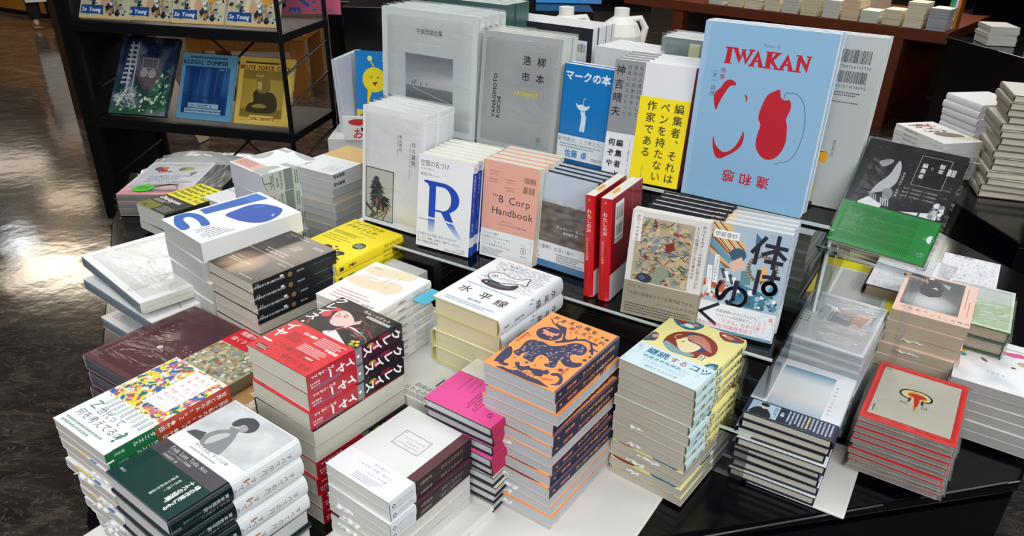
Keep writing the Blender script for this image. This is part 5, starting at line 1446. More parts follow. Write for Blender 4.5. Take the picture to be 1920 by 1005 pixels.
def art_edit(a):
    a.rect(0, 90, 62, 230, '#8f9296'); a.rect(0, 0, 62, 90, '#e6e6ea')
    K = '#25262c'; a.text('神吉晴夫', 13, 220, 20, K, vert=True, bold=.02, gap=6)
    for i, t in enumerate(('私は人間記録として、', '自分の感動を多くの', '読者に伝えたかった。')): a.text(t, 55 - i * 12, 222, 8.4, K, vert=True, gap=2.6)
    a.text('編集者とは', 31, 78, 15, K, vert=True, bold=.045, gap=.4); a.text('何ぞや', 14, 78, 15, K, vert=True, bold=.045, gap=.4); a.text('ベストセラー編集者の名著『カッパ兵法』復刊', 52, 84, 4, '#555', vert=True)


def band_edit(b):
    b.rect(60, 0, 160, 168, '#fbe400'); K = '#2e2b18'
    b.text('編集者、それは', 140, 162, 20, K, vert=True, gap=2.4, bold=.02); b.text('ペンを持たない', 113, 162, 20, K, vert=True, gap=2.4, bold=.02); b.text('作家である', 86, 162, 20, K, vert=True, gap=2.4, bold=.02); b.text('実業之日本社', 84, 34, 4, '#7a7420', vert=True)


b = make_book('paperback_book', 160, 230, 22, 'R', cover='#e3e4e8', spine='#a01c30', back='#e3e4e8', page='#f0f0ee', edge='#dfe0e4', art=art_edit, band=(0, 168, '#fbe400', '#9c1c30', band_edit, 60))
stand(b, .177, 1.463, 1.076, -27.8, 8.5, 5, 'standing book with huge yellow band, vertical black lettering and grey strip, front copy', 'White and yellow banded book', 'left of the large light blue magazine')


def art_iwakan(a):
    Q = '#c0142c'
    a.rect(0, 0, 10, 320, '#9fc3e0')
    for p in ([(46, 279), (55, 279), (54, 253), (45, 253)], [(57, 278), (64, 279), (72, 265), (72, 276), (78, 277), (82, 263), (86, 273), (86, 278), (93, 279), (82, 253), (75, 269), (70, 254)],
              [(116, 279), (125, 279), (125, 269), (131, 278), (139, 279), (129, 266), (138, 255), (134, 253), (124, 262), (125, 253), (116, 254)],
              [(168, 276), (173, 280), (184, 266), (185, 277), (189, 279), (187, 252), (174, 270), (174, 254), (168, 254)]): a.poly(p, Q)
    for x, y in ((100, 280), (151, 280)):
        a.poly([(x, y), (x + 4, y - 8), (x + 13, y - 27), (x + 4, y - 27), (x + 2, y - 12)], Q); a.poly([(x, y), (x - 11, y - 27), (x - 5, y - 27), (x + 2, y - 10)], Q); a.rect(x - 5, y - 20, x + 6, y - 16.5, Q)
    for x0, x1, y in ((43, 57, 279), (43, 57, 253), (56, 66, 279), (71, 80, 278), (84, 95, 279), (114, 128, 279), (128, 141, 279), (114, 127, 253), (131, 142, 253), (165, 175, 279), (182, 191, 279), (165, 177, 253), (87, 98, 253), (104, 116, 253), (138, 149, 253), (155, 167, 253)): a.rect(x0, y - 1.2, x1, y + 1.2, Q)
    a.text('Volume 05', 108, 287, 6, '#5a6a8a')
    a.poly(a.arc([(35, 194), (45, 209), (52, 221), (61, 225), (70, 221), (71, 216), (62, 214), (54, 200), (47, 183), (42, 168)]), Q)
    a.poly(a.arc([(46, 120), (52, 106), (60, 98), (72, 94), (86, 104), (95, 122), (99, 138), (102, 124), (99, 110), (87, 96), (76, 88), (66, 81), (56, 83), (48, 100)]), Q)
    a.poly(a.arc([(90, 203), (95, 200), (96, 194), (94, 190), (93, 196)]), Q)
    a.poly(a.arc([(149, 219), (153, 207), (160, 203), (169, 204), (173, 191), (169, 171), (173, 159), (176, 131), (170, 110), (160, 98), (146, 95), (133, 103), (125, 118), (125, 138), (127, 154), (121, 166), (123, 186), (129, 206), (139, 215)]), Q)
    a.line(a.arc([(158, 204), (168, 216), (180, 215), (192, 203), (200, 179), (202, 151), (198, 122), (189, 102), (175, 95), (161, 99)])[:-4], .9, '#54506c')
    a.text('特集', 45, 244, 10, '#a02a48', vert=True, gap=.8); a.text('（不）自然', 31, 244, 10, '#5a5070', vert=True, gap=.8)
    a.text('違和感', 162, 60, 24, Q, rot=180, bold=.02, gap=8)


b = make_book('magazine', 228, 320, 13, 'L', cover='#8fbbdc', spine='#a8b4e0', back='#8fbbdc', page='#eef0f2', edge='#c4d4e2', art=art_iwakan)
stand(b, .326, 1.381, 1.076, -32, 2.6, 3, 'large light blue magazine with red serif lettering and red abstract shapes, front copy', 'Light blue magazine', 'at the right end of the back row')


def art_bar(a):
    a.dy = -34; x = 178
    a.barcode(x, 296, 52, 22, 3); a.text('9784766135756', x, 287, 7, '#2a2d33', gap=.1); a.barcode(x, 262, 52, 20, 6); a.text('1923071038092', x, 253, 7, '#2a2d33', gap=.1); a.micro(x, 238, x + 46, 247, 2, '#555'); a.micro(x, 226, x + 48, 230, 1, '#555')
    a.line([(0, 196), (250, 196)], .8, '#a2a6a6')
    rd = random.Random(5)
    for j in range(5):
        for i in range(4):
            c = ['#37475c', '#3a2a2c', '#8d2c28', '#c9ccd0', '#e3bf2a', '#56606c', '#2c3a46'][rd.randrange(7)]; a.rect(88 + i * 26, 148 - j * 34, 88 + i * 26 + rd.uniform(14, 23), 176 - j * 34, c)
    a.text('BECAUSE', 200, 160, 7, '#444', rot=-90); a.text('Weiter', 150, 106, 8, '#1c1c1e', bold=.05); a.text('lesen und', 146, 97, 8, '#1c1c1e', bold=.05); a.text('schauen', 148, 88, 8, '#1c1c1e', bold=.05); a.poly([(150, 116), (196, 116), (196, 136), (150, 132)], '#e8a41c'); a.poly([(150, 132), (196, 136), (150, 140)], '#a4201c')


b = make_book('magazine', 250, 308, 12, 'R', cover='#b9bdbc', spine='#e9ebea', page='#e9ebea', edge='#eceeed', art=art_bar)
stand(b, .405, 1.431, 1.076, -32, 4, 3, 'grey magazine back cover with two barcodes, sticking out right of the light blue magazine', 'Grey magazine with barcodes', 'behind the light blue magazine')


# ---- the rearmost copies, seen from behind
def art_black(a):
    a.rect(0, 0, 258, 225, '#191b26'); a.text('A mystery hand in reminiscence', 8, 208, 7.5, '#c5c8cf', sx=.84); a.text('to chaos, a self', 30, 198, 7.5, '#c5c8cf', sx=.84)
    a.rect(166, 116, 244, 196, '#d9dde0'); a.barcode(214, 168, 26, 20, 9); a.barcode(214, 128, 26, 20, 10); a.micro(172, 178, 204, 188, 2, '#444')


b = make_book('photo_book', 258, 226, 13, 'R', cover='#191b26', spine='#e4e6e8', back='#e4e6e8', page='#f0f1f2', edge='#e9eaec', art=art_black)
stand(b, -.036, 2.0, 1.076, -34, 1, 8, 'black book back with white barcode label, frontmost behind the mid grey book', 'Black backed book', 'behind the mid grey book')
b = make_book('paperback_book', 150, 205, 13, 'R', cover='#d3d8da', spine='#dfe2e2', page='#f2f3f4', edge='#c9cfd2', gloss=True)
stand(b, .176, 1.765, 1.076, -38, 1, 8, 'plain pale grey wrapped book, front of the row behind the blue and yellow books', 'Plain pale grey book', 'behind the blue umbrella book')


def art_wrapped(a):
    a.grid(0, 0, 190, 230, lambda u, v: mixc('#5f6e70', '#9aa8a6', nz(u, v, 4, 3)), 16, 16); a.poly([(60, 40), (84, 60), (90, 228), (66, 228)], '#c5c9a8'); a.poly([(84, 80), (120, 160), (108, 228), (98, 228)], '#b3bb9c'); a.text('写真の', 76, 180, 20, '#2c3436', gap=.4)


b = make_book('photo_book', 190, 236, 28, 'R', cover='#7c8a8c', spine='#aab4b2', page='#dfe2e0', edge='#c9cfcc', art=art_wrapped, gloss=True, film=True)
stand(b, .318, 1.72, 1.076, -33, 1, 3, 'film wrapped photo book with pale plant stems, frontmost left of the light blue magazine', 'Film wrapped plant photo book', 'behind the yellow banded book')


def art_green(a):
    a.rect(0, 0, 240, 270, '#3c5a56'); a.rect(44, 200, 200, 258, '#dcdfe6'); a.barcode(58, 224, 34, 22, 12); a.text('瀬小道雄 『ゴドウバ』', 134, 240, 7, '#2c3038', bold=.02); a.text('Michio Mizo, Taichi', 134, 230, 6, '#2c3038')


b = make_book('photo_book', 240, 272, 20, 'R', cover='#3c5a56', spine='#44645f', page='#c9d3cf', edge='#5f7f78', back='#3c5a56', art=art_green, gloss=True)
stand(b, -.232, 2.01, 1.076, -33, 1, 5, 'dark green book back with a white barcode label, rising behind the misty seaside book', 'Dark green book', 'behind the misty seaside photo book')


# ---- green banded book on its own tilted clear easel
def art_bind(a):
    def bg(u, v): return mixc('#17191c', '#33373c', max(0, nz(u, v, 3, 4) - .4) * 1.6)
    a.grid(0, 78, 161, 199, bg, 20, 20)
    P = '#b9bcc0'
    a.poly(a.arc([(30, 160), (46, 168), (52, 164), (40, 152)]), '#9da0a4'); a.poly(a.arc([(60, 168), (68, 156), (70, 130), (60, 112), (46, 104), (36, 100), (42, 120), (54, 140)]), P); a.poly(a.arc([(54, 112), (66, 116), (72, 104), (64, 90), (56, 84), (58, 96)]), '#8d9094')
    for k in range(4): a.line([(34 + k * 4, 102 - k), (44 + k * 3, 86 - k)], 2, '#8f9296'); a.line([(56 + k * 4, 96), (60 + k * 4, 84)], 2, '#c3c5c8')
    a.poly([(22, 80), (36, 94), (62, 84), (60, 78), (24, 78)], '#e3e4e8'); a.poly([(92, 80), (150, 92), (150, 80)], '#e9eaee'); a.line([(122, 78), (124, 94)], 3, '#2a2c30')
    a.blobs(136, 80, 158, 110, 22, ['#c3c5ca', '#8d9096', '#e3e4e8'], 3, 6, 4)
    a.rect(92, 132, 140, 186, '#16191b'); a.frame(92, 132, 140, 186, .8, '#a9acb0'); a.rect(138, 160, 144, 172, '#cfd1d4'); a.rect(145, 160, 151, 172, '#b9bbbe')
    a.text('製本', 128, 178, 9, '#e9eaec', vert=True, bold=.02); a.text('と', 114, 170, 6, '#e9eaec', vert=True); a.text('編集者', 102, 174, 9, '#e9eaec', vert=True, bold=.02, gap=1)
    for i in range(3): a.text('聞き手・笠井瑠美子　十七時退勤社', 84, 122 - i * 7, 3.4, '#b9bcc0')
    a.text('笠井瑠美子・松嶋健', 76, 150, 4.6, '#c9ccd0', vert=True, gap=.6)


def band_bind(b):
    G = '#1f8a3c'; b.rect(0, 0, 161, 78, G)
    rd = random.Random(3)
    for j in range(4): b.micro(8, 6 + j * 17, 132, 20 + j * 17, 44, '#10521f', vert=True, seed=j, fill=.42, ragged=.08)
    b.ell(156, 46, 6, 7, '#e3e6e6', n=14)


b = make_book('photo_book', 161, 199, 14, 'R', cover='#17191c', spine='#14161a', page='#c9c4ae', edge='#222', art=art_bind, band=(0, 78, '#1f8a3c', '#12642a', band_bind), gloss=True, film=True)
stand(b, .560, 1.226, 1.046, -41.1, 37.3, 1, 'black and green book with hands photograph, tilted on a clear easel', '', '', cat='book')
es = empty('easel', (.56, 1.226, .695), R(-41.1)); tag(es, 'clear acrylic easel holding the black and green book', 'display stand')
m = MB(); t = R(37.3); sx, cx_ = math.sin(t), math.cos(t)
def ep(x, v, w): return (x, v * sx + -w * cx_, .351 + v * cx_ + w * sx)
for (x0, x1, v0, v1, w0, w1) in ((-.01, .175, -.01, .21, -.022, -.018), (-.01, .175, -.014, -.010, -.022, .016)):
    P = [ep(x, v, w) for w in (w0, w1) for x, v in ((x0, v0), (x1, v0), (x1, v1), (x0, v1))]
    for q in ((0, 1, 2, 3), (4, 5, 6, 7), (0, 1, 5, 4), (1, 2, 6, 5), (2, 3, 7, 6), (3, 0, 4, 7)): m.quad([P[i] for i in q])
m.build('back_rest', M_ACR, es)
for x in (0.012, .155):
    q = MB(); q.bar((x, .018, .017), (x, .018, .345), .003, .012); q.build('leg', M_ACR, es)


# ================================================================ magazine rack on the left
rk = empty('magazine_rack', (-2.05, 3.59, 0), R(-11)); tag(rk, 'tall black metal magazine rack with wire sides at the left', 'rack')
RW, RD = 1.03, .47
for x in (0, RW):
    for y in (0, RD):
        q = MB(); q.bar((x, y, .02), (x, y, 1.9), .026 if x == 0 else .016); q.build('post', BLACKM, rk)
        q = MB(); q.tube([(x, y, 0), (x, y, .008), (x, y, .02)], [.022, .022, .008], 14); q.build('foot', STEEL, rk)
for z in (.556, 1.006, 1.456):
    q = MB(); q.box(-.01, -.01, z - .035, RW + .01, RD + .01, z); q.box(-.01, -.02, z - .035, RW + .01, -.01, z + .012); q.build('shelf', BLACKM, rk, bevel=.002)
q = MB(); q.box(-.075, .0, .02, -.018, RD, 1.95); q.build('side_panel', BLACKM, rk)
for x in (0, RW):
    for z0 in (.12, .556, 1.006):
        for k in (1, 2):
            q = MB(); q.tube([(x, 0, z0 + .45 * k / 3 - .03), (x, RD, z0 + .45 * k / 3 + .05)], .0055, 6); q.build('side_wire', BLACKM, rk)
for z0 in (.12, .556):
    q = MB(); q.tube([(RW * .28, RD, z0 + .41), (RW * .5, RD, z0 + .22), (RW * .72, RD, z0 + .41)], .007, 6); q.tube([(RW * .28, RD, z0 + .02), (RW * .5, RD, z0 + .22), (RW * .72, RD, z0 + .02)], .007, 6); q.build('cross_brace', BLACKM, rk)


def rackpos(x, y, z):
    a = R(-11); return (-2.05 + x * math.cos(a) - y * math.sin(a), 3.59 + x * math.sin(a) + y * math.cos(a), z)


def art_doodle(a):
    def bg(u, v): return mixc(mixc('#2c5a40', '#2c3a58', min(1, v * 1.7)), '#9aa0b4', max(0, nz(u, v, 5, 6) - .5) * 2)
    a.grid(0, 0, 300, 400, bg, 30, 40)
    a.blobs(10, 10, 290, 110, 70, ['#3a7a4c', '#bfcfb8', '#4f8a5c', '#dfe6e0'], 5, 16, 5, 1.6)
    a.blobs(200, 60, 295, 240, 60, ['#3f7d4e', '#dfe9df', '#57a05c'], 4, 12, 6, 1.6)
    for i in range(9): a.rect(48 - i * 2, 345 - i * 24, 96 - i * 2, 357 - i * 24, '#c9ccd4'); a.ell(72 - i * 2, 340 - i * 24, 16, 8, '#30405c')
    a.line([(60, 370), (70, 110)], 10, '#cdd0d6'); a.line([(90, 370), (100, 120)], 7, '#cdd0d6')
    a.poly([(110, 300), (230, 290), (222, 190), (166, 140), (118, 200)], '#6d6a74'); a.frame(130, 240, 212, 290, 4, '#b3a8a4'); a.ell(145, 215, 20, 22, '#c9c6c4'); a.ell(190, 212, 20, 22, '#c9c6c4')
    for x in (142, 190):
        for k in range(3): a.ring(x, 214, 6 + k * 5, 7 + k * 4, 1.4, '#4a4448')
    a.line([(104, 210), (166, 130), (234, 200)], 5, '#a85a4c')
    rd = random.Random(7)
    for i in range(30): a.line([(rd.uniform(20, 120), rd.uniform(20, 140)), (rd.uniform(40, 140), rd.uniform(30, 150))], 2, '#e6e8ea')
    for i in range(24): a.line([(rd.uniform(100, 280), rd.uniform(290, 390)), (rd.uniform(100, 280), rd.uniform(290, 390))], 2, '#1a2234')


def art_illegal(a):
    a.rect(0, 0, 290, 318, '#6aa8cc'); a.rect(20, 30, 262, 256, '#1f4f96')
    def bg(u, v): return mixc('#17407f', '#3f7ab8', max(0, nz(u * 2, v * .5, 3, 5) - .42) * 2)
    a.grid(22, 28, 262, 256, bg, 20, 20); a.line([(22, 110), (262, 104)], 3, '#0f2f66')
    for x in (100, 140, 190, 230): a.line([(x, 120), (x + 4, 240)], 2, '#5a8cc2')
    a.rect(40, 296, 240, 304, '#38677f'); a.text('ILLEGAL DUMPER', 6, 266, 27, '#22303c', bold=.045, sx=1.06); a.text('issue 5', 200, 242, 14, '#cfe0ea')
    a.rect(56, 56, 220, 78, '#a9c8dc'); a.text('CALI DEWITT &', 62, 60, 17, '#4a6a86', bold=.04, sx=.9); a.rect(40, 30, 236, 52, '#a9c8dc'); a.micro(46, 34, 230, 48, 1, '#4a6a86', ragged=0)


def art_brute(a):
    a.rect(0, 0, 279, 320, '#e6c45c'); a.rect(24, 34, 240, 262, '#c7a83e')
    def bg(u, v): return mixc('#c9ac44', '#6a5c1c', .7 if (v > .8 or v < .2) else .1 + abs(u - .5) * .3)
    a.grid(24, 34, 240, 258, bg, 16, 24); a.rect(30, 290, 200, 298, '#4c4414'); a.text('BRUTE FORCE CATS', 4, 262, 26, '#8e2418', bold=.05, sx=.96); a.text('U.S.43', 90, 228, 14, '#e8dc9c', bold=.03)
    a.poly(a.arc([(60, 60), (64, 96), (90, 110), (84, 150), (112, 170), (150, 160), (190, 150), (210, 110), (206, 70), (160, 56)]), '#43391a'); a.poly(a.arc([(96, 190), (104, 222), (140, 226), (164, 206), (168, 170), (140, 150), (108, 156)]), '#8d7a34'); a.poly(a.arc([(100, 196), (112, 206), (124, 196), (122, 166), (104, 170)]), '#d3c06c'); a.line([(104, 184), (112, 184)], 3, '#43391a'); a.line([(104, 170), (112, 170)], 3, '#43391a')
    a.poly(a.arc([(80, 84), (120, 100), (160, 90), (140, 80)]), '#a8944a')
    a.rect(76, 16, 200, 44, '#efd67a'); a.text('CALI DEWITT', 82, 22, 20, '#9a2c1c', bold=.05, sx=.92)


for (x, y, z, yw, tl, W, H, T, art, cov, pg, lb) in ((-1.985, 3.592, .570, -9.6, 36.6, 300, 400, 26, art_doodle, '#2c3a58', '#3a4048', 'dark doodle covered magazine in film, leftmost on the middle rack shelf'),
                                                (-1.650, 3.575, .570, -13, 28, 290, 318, 8, art_illegal, '#6aa8cc', '#8ab8cc', 'blue magazine in film, middle one on the middle rack shelf'),
                                                (-1.345, 3.50, .570, -11, 28.4, 279, 320, 10, art_brute, '#e6c45c', '#e3cf8c', 'yellow magazine with a seated figure, rightmost on the middle rack shelf')):
    b = make_book('magazine', W, H, T, 'L', cover=cov, page=pg, art=art, gloss=True, film=True)
    stand(b, x, y, z, yw, tl, 1, lb, '', '', cat='magazine')


def art_busy(a):
    a.rect(0, 0, 250, 330, '#c9c4a8'); a.blobs(4, 12, 246, 326, 230, ['#20242c', '#e8eaec', '#2f3a4c', '#b08a50', '#8fa0b0', '#e3dcc4', '#3c3a38', '#6d8a70'], 6, 18, 14, 1.4)
    a.ell(185, 150, 40, 50, '#dba54a'); a.ell(96, 90, 16, 34, '#e9d8b8', n=9); a.ell(122, 84, 20, 28, '#d8ad94', n=9); a.rect(6, 22, 120, 62, '#1f5296'); a.text('So Young', 12, 32, 26, '#eef2f4', bold=.05, sx=.86, skew=.1); a.rect(0, 0, 250, 12, '#e0b878')


b0 = None
for k, (x, lb) in enumerate(((.06, 'first from the left'), (.285, 'second from the left'), (.53, 'third from the left, slightly askew'), (.79, 'fourth from the left'))):
    if k == 0: b0 = make_book('magazine', 250, 330, 12, 'L', cover='#c9c4a8', page='#e0d8c0', art=art_busy, gloss=True, film=True); o = b0
    else: o = copy_tree(b0)
    px, py, pz = rackpos(x - .03, .01 + (.012 if k % 2 else 0), 1.0205); stand(o, px, py, pz, -11 + (3 if k == 2 else 0), 30, 1, f'busy collage magazine on the upper rack shelf, {lb}', '', '', cat='magazine'); o['group'] = 'collage magazines on the upper rack shelf'

# ================================================================ background
# oak table seen through the rack
ot = empty('oak_table', (-2.72, 6.25, 0)); tag(ot, 'orange oak table behind the magazine rack', 'table')
m = MB(); m.box(0, 0, .46, 1.0, .7, .50); m.build('tabletop', OAK, ot)
for x in (.02, .86):
    for y in (.02, .6):
        q = MB(); q.box(x, y, 0, x + .12, y + .07, .46); q.build('leg', OAK, ot)
m = MB(); m.box(.1, .03, .36, .9, .07, .46); m.build('apron', OAK, ot)
# brown cabinet behind the left post
m = MB(); m.box(-3.35, 5.6, 0, -2.85, 6.1, 1.1); o = m.build('cabinet', mat('dark_brown_board', '#4a3122', .5, noise=.3, nscale=3), bevel=.004); tag(o, 'dark brown cabinet behind the left side of the magazine rack', 'cabinet')
m = MB(); m.bar((-2.15, 5.0, 0), (-2.38, 5.05, .5), .12, .03); o = m.build('leaning_board', mat('beige_board', '#b3a48e', .6, noise=.1)); tag(o, 'beige slanting board leg behind the lower rack', 'board')
# black cabinets behind the island
m = MB(); m.box(-.98, 4.05, 0, -.50, 4.55, 1.06); o = m.build('cabinet', BLACK, bevel=.003); tag(o, 'black cabinet beyond the right end of the magazine rack', 'cabinet')
m = MB(); m.box(-.70, 3.13, 0, .30, 3.6, 1.165); o = m.build('cabinet', BLACK, bevel=.003); tag(o, 'black cabinet directly behind the book island', 'cabinet')
m = MB(); m.box(-1.6, 11.6, 0, 1.95, 12.2, 1.2); o = m.build('cabinet', BLACK, bevel=.003); tag(o, 'long low black cabinet across the far aisle', 'cabinet')
m = MB(); m.box(-1.7, 11.9, 1.2, 0.2, 12.3, 1.3); o = m.build('counter', WHITE, bevel=.004); tag(o, 'white counter top beyond the far black cabinet', 'counter')


def sign(name, x0, x1, y, z0, z1, col, label, fn):
    A = Art((x1 - x0) * 1000, (z1 - z0) * 1000, 6); m = A.mb; w, h = A.W / 1000, A.H / 1000
    m.box(0, 0, 0, w, h, .006, col); A.off = .3; fn(A)
    o = m.build(name, M_MATTE); o.rotation_euler = (R(90), 0, 0); o.location = (x0, y, z0); tag(o, label, 'sign'); return o


def f_pink(a):
    a.line([(20, 90), (70, 40), (40, 20)], 18, '#3a63a8'); a.line([(120, 100), (190, 40)], 18, '#3a63a8'); a.rect(90, 6, 150, 30, '#3a63a8'); a.ring(108, 14, 5, 4, 2, '#e8e8f0', 12); a.ring(130, 14, 5, 4, 2, '#e8e8f0', 12)
    for i in range(5): a.ell(220 + i % 3 * 40, 20 + i // 3 * 40, 12, 8, '#5f6fa8', n=5)


sign('sign', -1.26, -.905, 4.03, 1.0, 1.16, '#d8668a', 'pink sign with blue brush characters at the top of the picture', f_pink)
def f_blue(a):
    for i in range(30): a.ell(180 + i % 6 * 24, 20 + i // 6 * 22 - (i % 2) * 8, 9, 8, '#6a78b8', n=6)
    a.line([(20, 100), (120, 60)], 12, '#eef')


sign('sign', .075, .35, 3.35, 1.168, 1.32, '#2484cc', 'blue sign with lilac dots standing on the black cabinet', f_blue)


# white jugs
def jug(x, y, z, label):
    r = empty('jug', (x, y, z)); r.scale = (1.25, 1.25, 1.12); tag(r, label, 'jug', None)
    m = MB(); m.tube([(0, 0, 0), (0, 0, .01), (0, 0, .20), (0, 0, .235), (0, 0, .255)], [.055, .062, .062, .048, .022], 18); m.build('body', mat('white_hdpe', '#e6e6dc', .35, noise=.05), r, smooth=True)
    m = MB(); m.tube([(0, 0, .255), (0, 0, .28)], .022, 14); m.build('cap', mat('white_hdpe'[:0] + 'white_cap', '#f0f0ea', .4), r)
    m = MB(); m.tube([(.02, 0, .245), (.055, 0, .25), (.072, 0, .22), (.062, 0, .16)], .010, 8); m.build('handle', MATS['white_hdpe'], r, smooth=True)


m = MB(); m.box(.08, 2.72, .711, .55, 2.98, .905); o = m.build('riser', BLACKM); tag(o, 'black box riser carrying the two white jugs', 'riser')
jug(.175, 2.85, .906, 'white plastic jug, left one behind the black books'); jug(.375, 2.85, .906, 'white plastic jug, right one behind the black books')
# rolled clear sheet
m = MB(); n = 10
for i in range(n):
    a0, a1 = PI * i / n * 1.3, PI * (i + 1) / n * 1.3
    m.quad([(.50 + .03 * math.cos(a0), 2.5, 1.16 + .03 * math.sin(a0)), (.50 + .03 * math.cos(a1), 2.5, 1.16 + .03 * math.sin(a1)), (.60 + .03 * math.cos(a1), 2.45, .95 + .03 * math.sin(a1)), (.60 + .03 * math.cos(a0), 2.45, .95 + .03 * math.sin(a0))])
o = m.build('plastic_sheet', M_FILM, smooth=True, merge=True); tag(o, 'curled clear plastic sheet leaning behind the pale grey books', 'sheet')
m = MB(); m.box(.50, 2.38, .711, .70, 2.56, .955); o = m.build('riser', M_ACR); tag(o, 'clear box under the curled plastic sheet', 'riser')


# kids magazines and papers at the left of the big grey book
def art_kid(a):
    a.rect(0, 0, 210, 270, '#1f7fc8'); a.ell(70, 170, 44, 44, '#f1dc2e'); a.poly([(44, 140), (60, 130), (40, 70)], '#f1dc2e'); a.line([(70, 214), (56, 240)], 4, '#f1dc2e'); a.ell(55, 244, 9, 9, '#dfe8a8'); a.line([(100, 140), (112, 104)], 4, '#f1dc2e'); a.ell(112, 100, 10, 9, '#cfe0a0')
    a.poly([(62, 160), (84, 164), (72, 148)], '#7a3a24'); a.ell(60, 178, 3, 4, '#7a5a24'); a.ell(84, 178, 3, 4, '#7a5a24')
    for i in range(4): a.ell(140, 210 - i * 30, 12, 7, '#c8485c' if i % 2 else '#e9eaf0', n=8)
    a.rect(0, 0, 60, 62, '#d6cc50'); a.ell(30, 36, 20, 16, '#8a7a58', n=9); a.rect(62, 6, 120, 70, '#e9c88c'); a.rect(64, 24, 150, 40, '#f4f2e6'); a.text('おやつ', 100, 236, 24, '#f6f8fa', bold=.05); a.text('ココ', 74, 48, 16, '#8a3a24')


m = MB(); m.box(-.66, 2.56, .711, -.42, 2.86, .80); o = m.build('paper_pile', mat('white_paper', '#e4e4e2', .7, noise=.12, nscale=60, stretch=(.2, .2, 20))); tag(o, 'pile of white papers left of the misty seaside photo book', 'papers')
b = make_book('magazine', 210, 250, 8, 'L', cover='#1f7fc8', page='#d6dade', art=art_kid, gloss=True)
stand(b, -.585, 2.72, .801, -8, 6, 1, 'blue children\'s magazine with a round yellow cartoon balloon', '', '', cat='magazine')
b = make_book('magazine', 200, 255, 9, 'L', cover='#c9ccd2', spine='#cfd2d8', page='#cfd2d8', gloss=True)
stand(b, -.612, 2.64, .801, 76, 3, 2, 'thin grey magazine standing spine out beside the blue children\'s magazine', 'Thin grey magazine', 'left of the blue cartoon magazine', cat='magazine')
def f_sale(a): a.ell(60, 64, 40, 12, '#d8342c'); a.text('お祝', 30, 10, 40, '#d8342c', bold=.03, skew=.2)
A_ = sign('price_card', -.60, -.47, 2.555, .801, .885, '#f3f3f3', 'white card with red brush characters below the blue children\'s magazine', f_sale); A_['category'] = 'card'

# brown table with book stacks in the far right background
bt = empty('wooden_table', (2.79, 5.79, 0), R(139)); tag(bt, 'dark red wooden table covered with cream book piles in the background', 'table')
m = MB(); m.box(-.36, -1.3, .66, 2.4, 0, .74); m.build('tabletop', EDGEWOOD, bt, bevel=.003)
m = MB(); m.box(-.05, -1.25, .0, .01, -.02, .66); m.build('side_panel', DARKWOOD, bt)
m = MB(); m.box(-.07, -.10, 0, .05, -.0, .66); m.build('leg', EDGEWOOD, bt)
m = MB(); m.box(1.78, -.12, 0, 1.88, -.02, .66); m.build('leg', EDGEWOOD, bt)
m = MB(); m.box(.06, -1.0, 0, 2.3, -.9, .66); m.build('shade_panel', mat('shadow_board', '#1c1416', .6), bt)  # dark board stands in for the shade under the tabletop


def bgpos(x, y):
    a = R(139); return (2.79 + x * math.cos(a) - y * math.sin(a), 5.79 + x * math.sin(a) + y * math.cos(a))


bgb = {}
rd = random.Random(44)
cols = ['#efe6cc', '#f2ead2', '#e9e2c6', '#dfe6da', '#f3d9b8', '#e6e8de', '#efe2c0', '#dfe3d9']
xs = [-.33, -.17, -.01, .14, .29, .44, .60, .76, .92, 1.08, 1.24, 1.42]
hs = [7, 9, 5, 4, 7, 6, 7, 6, 5, 5, 4, 4]
PLACE = ['at the right corner', 'second from the right', 'third from the right', 'fourth from the right', 'fifth from the right', 'sixth from the right', 'seventh from the right', 'eighth from the right', 'ninth from the right', 'tenth from the right', 'eleventh from the right', 'at the far left']
for i, x in enumerate(xs):
    c = cols[i % len(cols)] if i else '#aeb4be'
    proto = make_book('book', 128, 182, 21 if i != 1 else 19, 'R', cover=c if i else '#f3e4e0', page=c, back=c, gloss=False)
    px, py = bgpos(x + .135, -.01 - .012 * (i % 3))
    T = SZ[proto.name][2] / 1000; n = hs[i]
    for k in range(n):
        o = proto if k == n - 1 else copy_tree(proto)
        j = rd.uniform(-.004, .004); o.location = (px + j, py + rd.uniform(-.004, .004), .741 + k * (T + .0005)); o.rotation_euler = (0, 0, R(139 + 180 + rd.uniform(-1.5, 1.5)))
        tag(o, f'{"grey" if i == 0 else "cream"} edged book in the background table pile {PLACE[i]}, {ORD[n - 1 - k]} from its top', 'book', 'books piled on the background wooden table')
# shift so that each pile sits on the table: local y runs towards the viewer for rotated covers
# framed card and white sheets on the background table
m = MB(); m.box(0, 0, 0, .30, .22, .02, '#efe6da'); m.quad([(.03, .03, .021), (.27, .03, .021), (.27, .19, .021), (.03, .19, .021)], '#5c4a42'); o = m.build('picture_frame', M_MATTE); x, y = bgpos(.66, -.42); o.location = (x, y, .90); o.rotation_euler = (R(30), 0, R(-40)); tag(o, 'cream framed dark picture lying among the background piles', 'picture')
m = MB(); m.box(-.15, -.14, 0, .35, .4, .155, '#ede2cc'); o = m.build('box', M_MATTE); o.location = (x, y, .741); o.rotation_euler = (0, 0, R(-41)); tag(o, 'cream box behind the front row of background piles', 'box')
for k, (c, h) in enumerate((('#d8862c', .22), ('#e8e9ea', .23), ('#57a0a8', .2), ('#2f9a4c', .21))):
    b = make_book('book', 120, int(h * 1000), 16, 'L', cover=c, page='#e8e8e0', gloss=True); x, y = bgpos(-.345 + .018 * k, -.02 - .16); stand(b, x, y, .7415, 49, 0, 1, ('orange', 'white', 'teal', 'green')[k] + ' book standing at the right corner of the background table', '', '')

